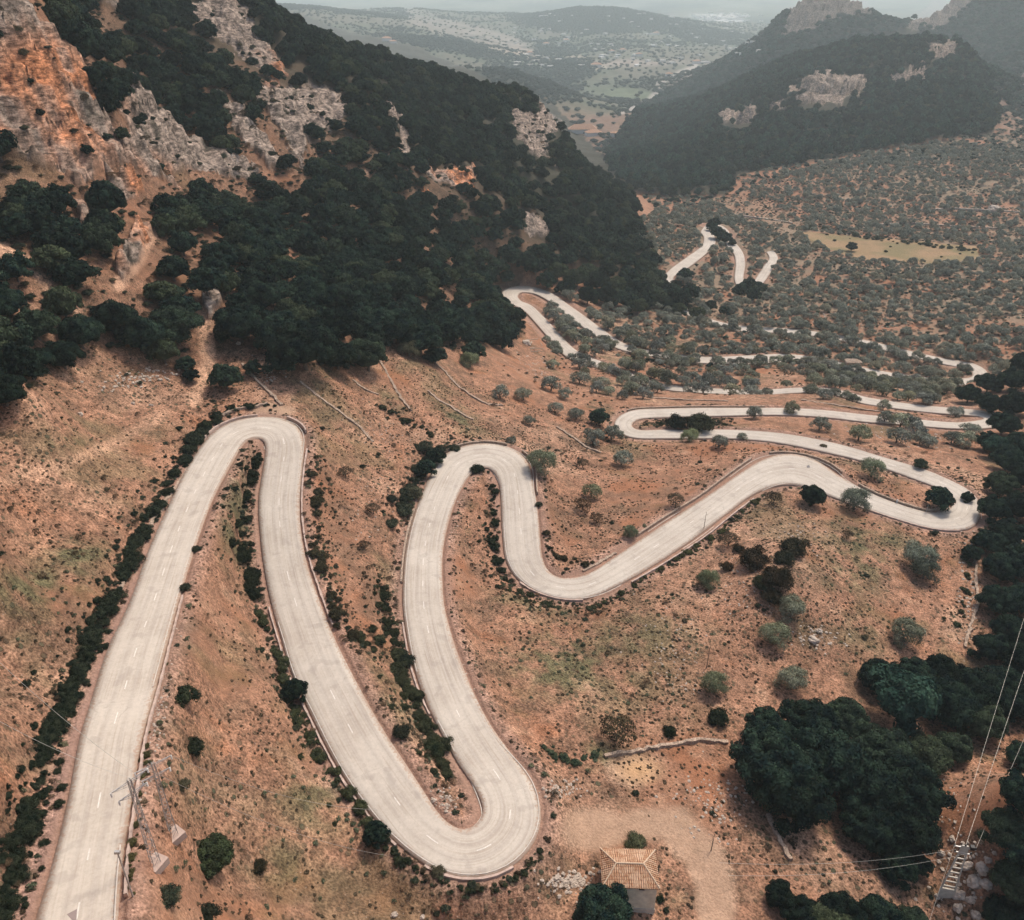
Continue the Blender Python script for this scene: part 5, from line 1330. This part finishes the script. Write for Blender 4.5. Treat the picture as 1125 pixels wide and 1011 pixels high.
BL = [(1062,952,13,'broad flat boulder just right of the concrete pole top'),(1078,955,15,'boulder beside the right forest, topmost of the pale row right of the pole'),(1086,946,9,'small boulder touching the right forest above the pale row'),(1070,970,17,'largest pale boulder right of the concrete pole'),(1083,972,14,'boulder right of the largest pale one near the pole'),(1052,984,15,'boulder beside the base of the concrete pole'),
 (1066,990,10,'small boulder below the largest one near the pole'),(1052,998,12,'boulder in front of the concrete pole base'),(1072,1006,12,'boulder at the bottom edge right of the pole'),(1034,938,9,'boulder left of the concrete pole shaft'),(1046,922,8,'small boulder above the concrete pole top'),(1030,985,7,'small boulder left of the concrete pole base'),
 (893,704,11,'pale boulder on the slope below the far right hairpin'),(900,694,8,'smaller pale boulder on the slope below the far right hairpin'),(433,1006,9,'white stone at the bottom edge left of the house'),(464,1008,6,'small white stone at the bottom edge left of the house'),(146,444,5,'pale stone on the bare part of the left field'),(166,446,5,'right one of two pale stones on the left field'),
 (88,456,7,'pale stone at the upper left of the ochre field'),(262,378,6,'pale stone at the foot of the forest path'),(578,378,10,'pale rock by the forest spur tip'),(905,372,10,'white rock in the olive terraces'),(1092,232,14,'pale outcrop on the red slope behind the flat field'),(476,880,6,'pale stone inside the lowest hairpin'),(490,892,5,'small stone inside the lowest hairpin')]
for i, (u, v, w, lb) in enumerate(BL): boulder(u, v, w, lb, i)
for k, me in enumerate(BM_[:3]): pass
def rub(cu, cv_, ru, rv, n, r0, r1, ang=0, seed=0):
    r = np.random.default_rng(seed); out = []
    for _ in range(n):
        a, b = r.normal() * .5 * ru, r.normal() * .5 * rv; ca, sa = math.cos(rad(ang)), math.sin(rad(ang))
        p = hit(cu + a * ca - b * sa, cv_ + a * sa + b * ca); out.append((*p, r.uniform(r0, r1)))
    return out
RB = (rub(628, 968, 30, 12, 150, .10, .30, 0, 1) + rub(650, 985, 18, 8, 40, .08, .2, 0, 11) + rub(1060, 960, 34, 50, 90, .08, .34, 20, 2) + rub(615, 868, 18, 9, 70, .08, .22, 0, 3) + rub(150, 415, 46, 12, 90, .12, .4, -6, 4) + rub(900, 700, 34, 14, 70, .08, .25, 10, 5)
  + rub(820, 640, 40, 40, 110, .06, .22, 0, 6) + rub(880, 590, 40, 22, 70, .06, .25, 0, 7) + rub(745, 720, 40, 50, 110, .06, .2, 0, 8) + rub(295, 405, 20, 20, 60, .1, .3, 0, 9) + rub(1065, 650, 14, 60, 90, .1, .3, 0, 10) + rub(488, 880, 14, 16, 50, .07, .2, 0, 12)
  + rub(345, 760, 6, 90, 80, .06, .16, -20, 13) + rub(510, 760, 10, 90, 120, .06, .16, -20, 14) + rub(440, 560, 60, 50, 120, .06, .2, 0, 15) + rub(420, 470, 40, 20, 70, .06, .2, 30, 16) + rub(170, 800, 10, 110, 110, .05, .16, 10, 17) + rub(790, 880, 50, 40, 120, .06, .25, 0, 18)
  + rub(1030, 870, 30, 60, 90, .06, .2, 0, 19) + rub(1000, 480, 70, 14, 120, .1, .4, 5, 20) + rub(590, 400, 26, 16, 60, .1, .4, 0, 21) + rub(905, 350, 70, 20, 60, .3, .9, 0, 22))
RB = np.array(RB)
bo = [o for o in C.objects if o.name.startswith('boulder')][:4]
rr_ = np.random.default_rng(9)
scatter('rubble', RB[:, :3], RB[:, 3], rr_.uniform(0, 6.28, len(RB)), rr_.integers(0, len(bo), len(RB)), bo, 'loose pale stones and rubble strewn over the slopes', rr_.uniform(.6, 1, len(RB)))

# ------------------------------------------------------------------ small roadside things
p = along(s_near(1018, 566), -(hw(s_near(1018, 566)) - .3)); o = empty('road_sign', p); tag(o, 'small dark post sign at the parapet inside the far right hairpin', 'sign')
MB().bar((0, 0, -.2), (0, 0, 1.9), .1, 6).build('pole', M['steel'], o); MB().box((0, 0, 1.75), (.75, .06, .6)).build('plate', M['dark'], o)
p = hit(985, 553); o = empty('marker_stone', p); tag(o, 'white marker stone on the parapet of the far right hairpin', 'marker')
MB().box((0, 0, .35), (.35, .25, .9)).bar((0, 0, .8), (0, 0, .95), .33, 8, .2).build('stone', M['white'], o)
def deadtree(u, v, h, lb):
    p = hit(u, v); r = random.Random(u); o = empty('dead_tree', p); tag(o, lb, 'tree', 'leafless saplings on the slope'); mb = MB()
    mb.bar((0, 0, -.2), (.1, 0, h), .16, 5, .05)
    mb.build('trunk', M['bark'], o); b = MB()
    for k in range(9):
        z = h * (.35 + .07 * k); a = r.uniform(0, 6.28); L = h * .18 * (1.2 - k * .08); b.bar((.1 * z / h, 0, z), (math.cos(a) * L, math.sin(a) * L, z + L * .7), .05, 4, .015)
    b.build('branches', M['bark'], o)
deadtree(773, 582, 4.2, 'thin bare sapling leaning over the lower edge of the rising leg'); deadtree(776, 734, 4.5, 'thin bare sapling above a shrub on the dry slope'); deadtree(866, 512, 1.8, 'small leafless twig bush on the crest bend') if False else None
deadtree(769, 508, 3.5, 'thin bare sapling below the narrow right hairpin'); deadtree(781, 935, 3.2, 'bare sapling right of the dirt yard')
def fallen(u, v, lb, n=9):
    p = hit(u, v); r = random.Random(3); o = mesh_o = MB()
    for k in range(n):
        a = r.uniform(0, 6.28); L = r.uniform(2.5, 6); x, y = r.uniform(-4, 4), r.uniform(-7, 7)
        o.bar((x, y, .4 + r.uniform(0, .8)), (x + math.cos(a) * L, y + math.sin(a) * L, .3 + r.uniform(0, 1.6)), .38, 5, .12)
    ob = o.build('fallen_trunks', M['deadwood']); ob.location = [float(x) for x in p]; tag(ob, lb, 'dead wood')
fallen(587, 382, 'heap of bleached fallen trunks below the forest spur')
# iron cattle? small cabin in the terraces
def cabin(u, v, w, d, h, lb, cat='house', wall='white', roofm='tile_far', name='farm_house', rz=0, win=0):
    p = hit(u, v); o = empty(name, (p[0], p[1], p[2] - .3), rz); tag(o, lb, cat, 'distant houses in the valley' if p[1] > 900 else None)
    MB().box((0, 0, h / 2), (w, d, h)).build('wall', M[wall], o)
    mb, _v = hip(w, d, h + .03, h + w * .16, w * .04, max(w - d, .3) * .9 if w > d else .3, .25); mb.build('roof', M[roofm], o)
    for k in range(win):
        MB().box(((k + .5) / win * w - w / 2, -d / 2 - .03, h * .55), (w / win * .3, .1, h * .3)).build('window', M['dark'], o)
cabin(936, 402, 6, 4, 2.6, 'low stone shed with a dark doorway among the olive terraces', 'shed', 'wall', 'wall', 'stone_shed', 0, 1)
FAR = [(640,146,46,16,7,'large white building with two flat blocks at the valley mouth',0),(652,149,26,14,6,'smaller white building right of the large one at the valley mouth',.3),(676,150,16,10,6,'little pale house on the valley floor by the hill foot',0),(425,45,30,20,9,'orange-roofed farmhouse on the far hazy slope',.2),(432,48,22,16,8,'second orange-roofed house on the far hazy slope',.4),
 (655,74,34,18,9,'pale barn in the clearing of the far valley',0),(684,57,24,16,9,'pale house at the foot of the dark far hill',.3),(702,62,24,16,9,'house among trees right of the pale one at the dark hill foot',.1),(672,58,20,14,8,'small house left of the dark far hill foot',.5),(765,70,26,18,9,'pink house where the valley road ends',.2),
 (735,84,20,14,8,'pale cottage beside the far valley road',0),(600,50,26,16,9,'house among far fields left of the dark hill',.3),(622,46,26,16,9,'house with pale walls in the far fields',.1),(582,60,24,15,8,'lone cottage on the pale stripe of far fields',.2),(721,38,26,18,9,'pale house on the right flank of the dark far hill',.2)]
for u, v, w, d, h, lb, rz in FAR: cabin(u, v, w, d, h, lb, rz=rz)
tn_ = [(*hit(u, v), 1.) for u, v in [(RNG.normal(790, 16), RNG.normal(19, 1.6)) for _ in range(130)]] + [(*hit(u, v), .6) for u, v in [(RNG.uniform(560, 840), RNG.uniform(14, 75)) for _ in range(110)]]
tn_ = np.array(tn_); far_h = [o for o in C.objects if o.name.startswith('wall') and o.parent and o.parent.name.startswith('farm_house')][3:6]
scatter('distant_village', tn_[:, :3], tn_[:, 3] * 1.1, rr_.uniform(0, 1, len(tn_)), rr_.integers(0, 3, len(tn_)), far_h, 'pale specks of a distant village and scattered houses on the plain')

# ------------------------------------------------------------------ labels for the plants placed one by one
LM = [('topmost left hairpin', 290, 460), ('long foreground road leg', 110, 770), ('second foreground leg', 360, 740), ('lowest hairpin', 540, 930), ('third foreground leg', 500, 740), ('middle hairpin', 535, 500), ('U-shaped road dip', 610, 645), ('rising road leg', 760, 575), ('crest bend', 870, 515),
      ('far right hairpin', 1058, 565), ('narrow right hairpin', 690, 466), ('tile-roofed stone house', 690, 965), ('concrete power pole', 1050, 955), ('lattice masts', 175, 900), ('wooded far hairpin', 560, 320), ('flat far field', 960, 268), ('double far bend', 790, 275), ('dirt yard', 650, 910), ('rocky knoll', 850, 620), ('upper right terraces', 960, 440), ('bare corner of the ochre field', 130, 440)]
DN = {'oak': 'dark holm oak', 'oak_near': 'dark holm oak', 'pine': 'soft blue-green pine', 'olive': 'grey-green olive tree', 'olive_near': 'grey-green olive tree', 'shrub': 'dark shrub', 'bare': 'wispy brownish bush'}
ORD = ['closest to it', 'second closest', 'third closest', 'fourth closest', 'fifth closest', 'sixth closest', 'seventh closest', 'eighth closest', 'ninth closest', 'tenth closest'] + [f'{n} closest' for n in ('eleventh', 'twelfth', 'thirteenth', 'fourteenth', 'fifteenth', 'sixteenth', 'seventeenth', 'eighteenth', 'nineteenth', 'twentieth')]
buck = {}
for rec in NAMED:
    o, kind, px, R, grp, lb = rec
    if lb: continue
    u, v = px
    L_ = min(LM, key=lambda q_: math.hypot(q_[1] - u, (q_[2] - v) * 1.3)); du, dv = u - L_[1], v - L_[2]
    rel = ('right of' if du > 0 else 'left of') if abs(du) > abs(dv) * 1.2 else ('in front of' if dv > 0 else 'beyond')
    buck.setdefault((DN[kind], rel, L_[0]), []).append((math.hypot(du, dv), o, R))
for (dn, rel, lm), L_ in buck.items():
    L_.sort(key=lambda q_: q_[0])
    for k, (d_, o, R) in enumerate(L_):
        o['label'] = f'{dn} {rel} the {lm}' + (f', {ORD[min(k, 19)]}' if len(L_) > 1 else '')
# ------------------------------------------------------------------ camera, light, air
cam_d = bpy.data.cameras.new('camera'); cam = bpy.data.objects.new('camera', cam_d); C.objects.link(cam)
cam.location = (0, 0, ZC); cam.rotation_euler = (math.pi / 2 - PITCH, 0, 0)
cam_d.sensor_fit = 'HORIZONTAL'; cam_d.sensor_width = 36; cam_d.lens = 36 * FPX / PW; cam_d.clip_start = .5; cam_d.clip_end = 60000
bpy.context.scene.camera = cam
SUN_EL, SUN_AZ = rad(56), rad(38)      # azimuth from +Y towards +X
w = bpy.data.worlds.new('World'); bpy.context.scene.world = w; w.use_nodes = True
nt = w.node_tree; bg = nt.nodes['Background']
sky = nt.nodes.new('ShaderNodeTexSky'); sky.sky_type = 'NISHITA'; sky.sun_disc = False
sky.sun_elevation = SUN_EL; sky.sun_rotation = SUN_AZ; sky.air_density = 1.0; sky.dust_density = 5.0; sky.ozone_density = .6; sky.altitude = 300
nt.links.new(sky.outputs[0], bg.inputs[0]); bg.inputs[1].default_value = .15
ld = bpy.data.lights.new('sun', 'SUN'); ld.energy = 2.1; ld.angle = rad(9); ld.color = (1, .93, .84)
lo = bpy.data.objects.new('sun', ld); C.objects.link(lo)
d = Vector((math.sin(SUN_AZ) * math.cos(SUN_EL), math.cos(SUN_AZ) * math.cos(SUN_EL), math.sin(SUN_EL)))
lo.rotation_euler = d.to_track_quat('Z', 'Y').to_euler()
if HAZE:
    zb = float(Z.min()) - 1 - 1; zt = max(ZC, float(Z.max())) + 14
    mb = MB().box((0, 13300 - 300, (zb + zt) / 2), (54000, 27400, zt - zb))
    m = bpy.data.materials.new('haze'); m.use_nodes = True; n_ = m.node_tree; n_.nodes.remove(n_.nodes['Principled BSDF'])
    pv = n_.nodes.new('ShaderNodeVolumePrincipled'); pv.inputs['Color'].default_value = (.87, .99, .97, 1); pv.inputs['Density'].default_value = HAZE; pv.inputs['Anisotropy'].default_value = .1
    n_.links.new(pv.outputs[0], n_.nodes['Material Output'].inputs['Volume'])
    hz = mb.build('haze', m); hz['kind'] = 'stuff'
sc = bpy.context.scene
sc.view_settings.view_transform = 'Standard'; sc.view_settings.look = 'None'; sc.view_settings.gamma = 1; sc.view_settings.use_curve_mapping = False
sc.view_settings.exposure = EXPO
sc.render.engine = 'CYCLES'
cy = sc.cycles
cy.max_bounces = 5; cy.diffuse_bounces = 3; cy.transmission_bounces = 3; cy.volume_bounces = 1; cy.transparent_max_bounces = 6; cy.glossy_bounces = 1
cy.use_denoising = True
cy.use_adaptive_sampling = True; cy.adaptive_threshold = .02
